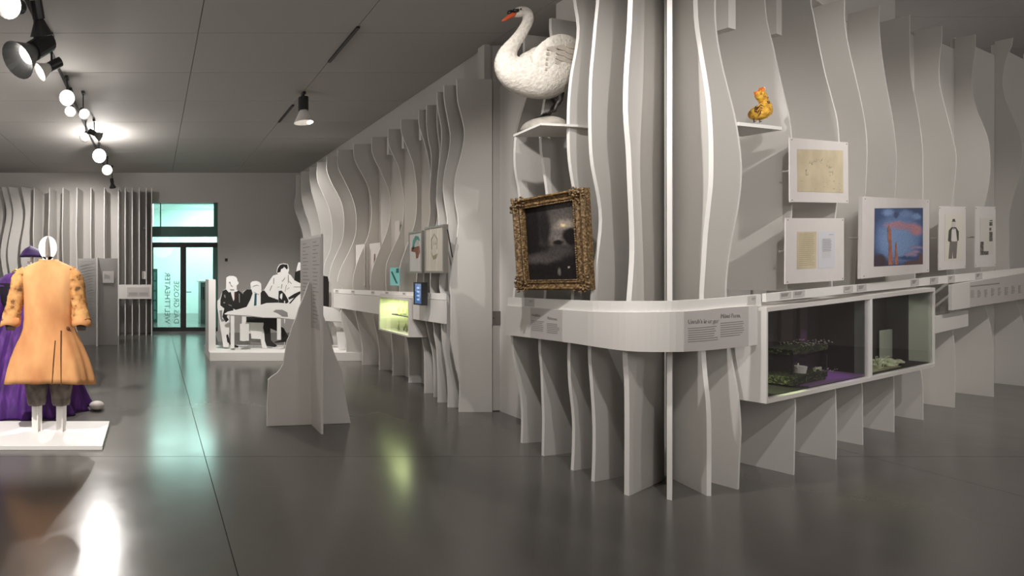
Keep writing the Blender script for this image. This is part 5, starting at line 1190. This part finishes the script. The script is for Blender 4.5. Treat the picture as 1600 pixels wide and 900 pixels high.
# ================================================================== TRACK LIGHTS
def track(name, X, ya, yb, label):
    t = thing(name, (X, (ya+yb)/2, CZ), label, 'light track')
    MB().box(X-.018, X+.018, ya, yb, CZ-.022, CZ+.0).build('track_rail', 'black', t); return t
track('light_track', -1.215, 4.2, 13.2, 'black ceiling track carrying the cluster of bright spotlights at left')
track('light_track', 2.18, 5.45, 6.35, 'short black ceiling track above the single hanging spotlight')
track('light_track', 2.18, 8.0, 8.9, 'short black ceiling track segment farther back')
def lamp(X, Y, z, aim, label, lit=True, scale=1.0, reflector='lampgrey', hot=False):
    t = thing('track_spotlight', (X, Y, CZ), label, 'spotlight', 'spotlights on the ceiling tracks')
    p = Vector((X, Y, z)); d = (Vector(aim)-p).normalized()
    MB().tube([(X, Y, CZ), (X, Y, z+.05)], .010*scale, 8).box(X-.022, X+.022, Y-.05, Y+.05, CZ-.04, CZ-.005).build('stem', 'dark', t)
    r = .045*scale
    b0_ = p-d*.10*scale; b1_ = p+d*.02*scale; c1 = p+d*.13*scale
    MB().tube([b0_, b1_], [r, r], 16).build('housing', 'dark', t, smooth=False)
    cn = MB().tube([b1_, c1], [r*.75, r*1.9], 20, cap=False).build('reflector_cone', reflector, t); m_ = cn.modifiers.new('s', 'SOLIDIFY'); m_.thickness = .003
    MB().tube([b1_+d*.03*scale, b1_+d*.04*scale], [r*.98, r*.98], 20).build('lens', ('lenshot' if hot else 'lens') if lit else 'lensdim', t)
    return t
lamp(2.18, 7.45, 3.98, (2.18, 7.4, 0), 'single dark spotlight with pale cone hanging below the short right track', False, 1.6, 'edge')
lamp(-1.16, 6.85, 3.92, (0, 0.5, 2.2), 'brightest starburst spotlight in the middle of the left track', True, 1.2)
lamp(-1.18, 7.30, 3.92, (-0.9, 3, 1.0), 'lit spotlight just behind the middle starburst, left of a pair', True, .95)
lamp(-1.02, 7.42, 3.92, (0.4, 3, 1.0), 'lit spotlight just behind the middle starburst, right of a pair', True, .95)
lamp(-1.16, 8.75, 3.94, (-1.6, 4, 1.0), 'lit spotlight of the third cluster from the camera on the left track', True, 1.0)
lamp(-1.02, 8.80, 3.98, (2.5, 8.5, 2.0), 'dark spotlight turned right in the third cluster on the left track', False, 1.0)
lamp(-1.10, 10.35, 3.94, (0, 1.0, 2.2), 'starburst spotlight near the far wall', True, 1.6, hot=True)
lamp(-1.05, 11.60, 3.94, (-0.5, 4.0, 1.0), 'small lit spotlight beyond the far starburst', True, 1.4)
lamp(-1.02, 12.60, 3.80, (-0.5, 12.0, 0), 'small dark spotlight closest to the far wall', False, 1.0, 'dark')
lamp(-1.20, 5.20, 3.86, (-2.0, 4.2, 2.8), 'large dark spotlight with wide hood at the upper left corner', False, 2.2, 'lampgrey')
lamp(-1.08, 4.80, 4.0, (-1.0, 5.2, 3.2), 'black spotlight body behind the large hooded spotlight', False, 1.3, 'dark')
lamp(-1.12, 5.62, 3.86, (-2.0, 5.2, 3.2), 'small spotlight with glowing white cone below the large hooded one', True, 1.2, 'edge')
lamp(-1.25, 4.62, 4.00, (-1.6, 1.0, 2.4), 'starburst spotlight at the top left edge of the photo', True, 1.4)
# uplight glow on the ceiling from the far starburst lamp
spot((-1.05, 10.0, 3.95), (-1.1, 9.3, CZ), 1.6, 120, 0.9, 0.03)
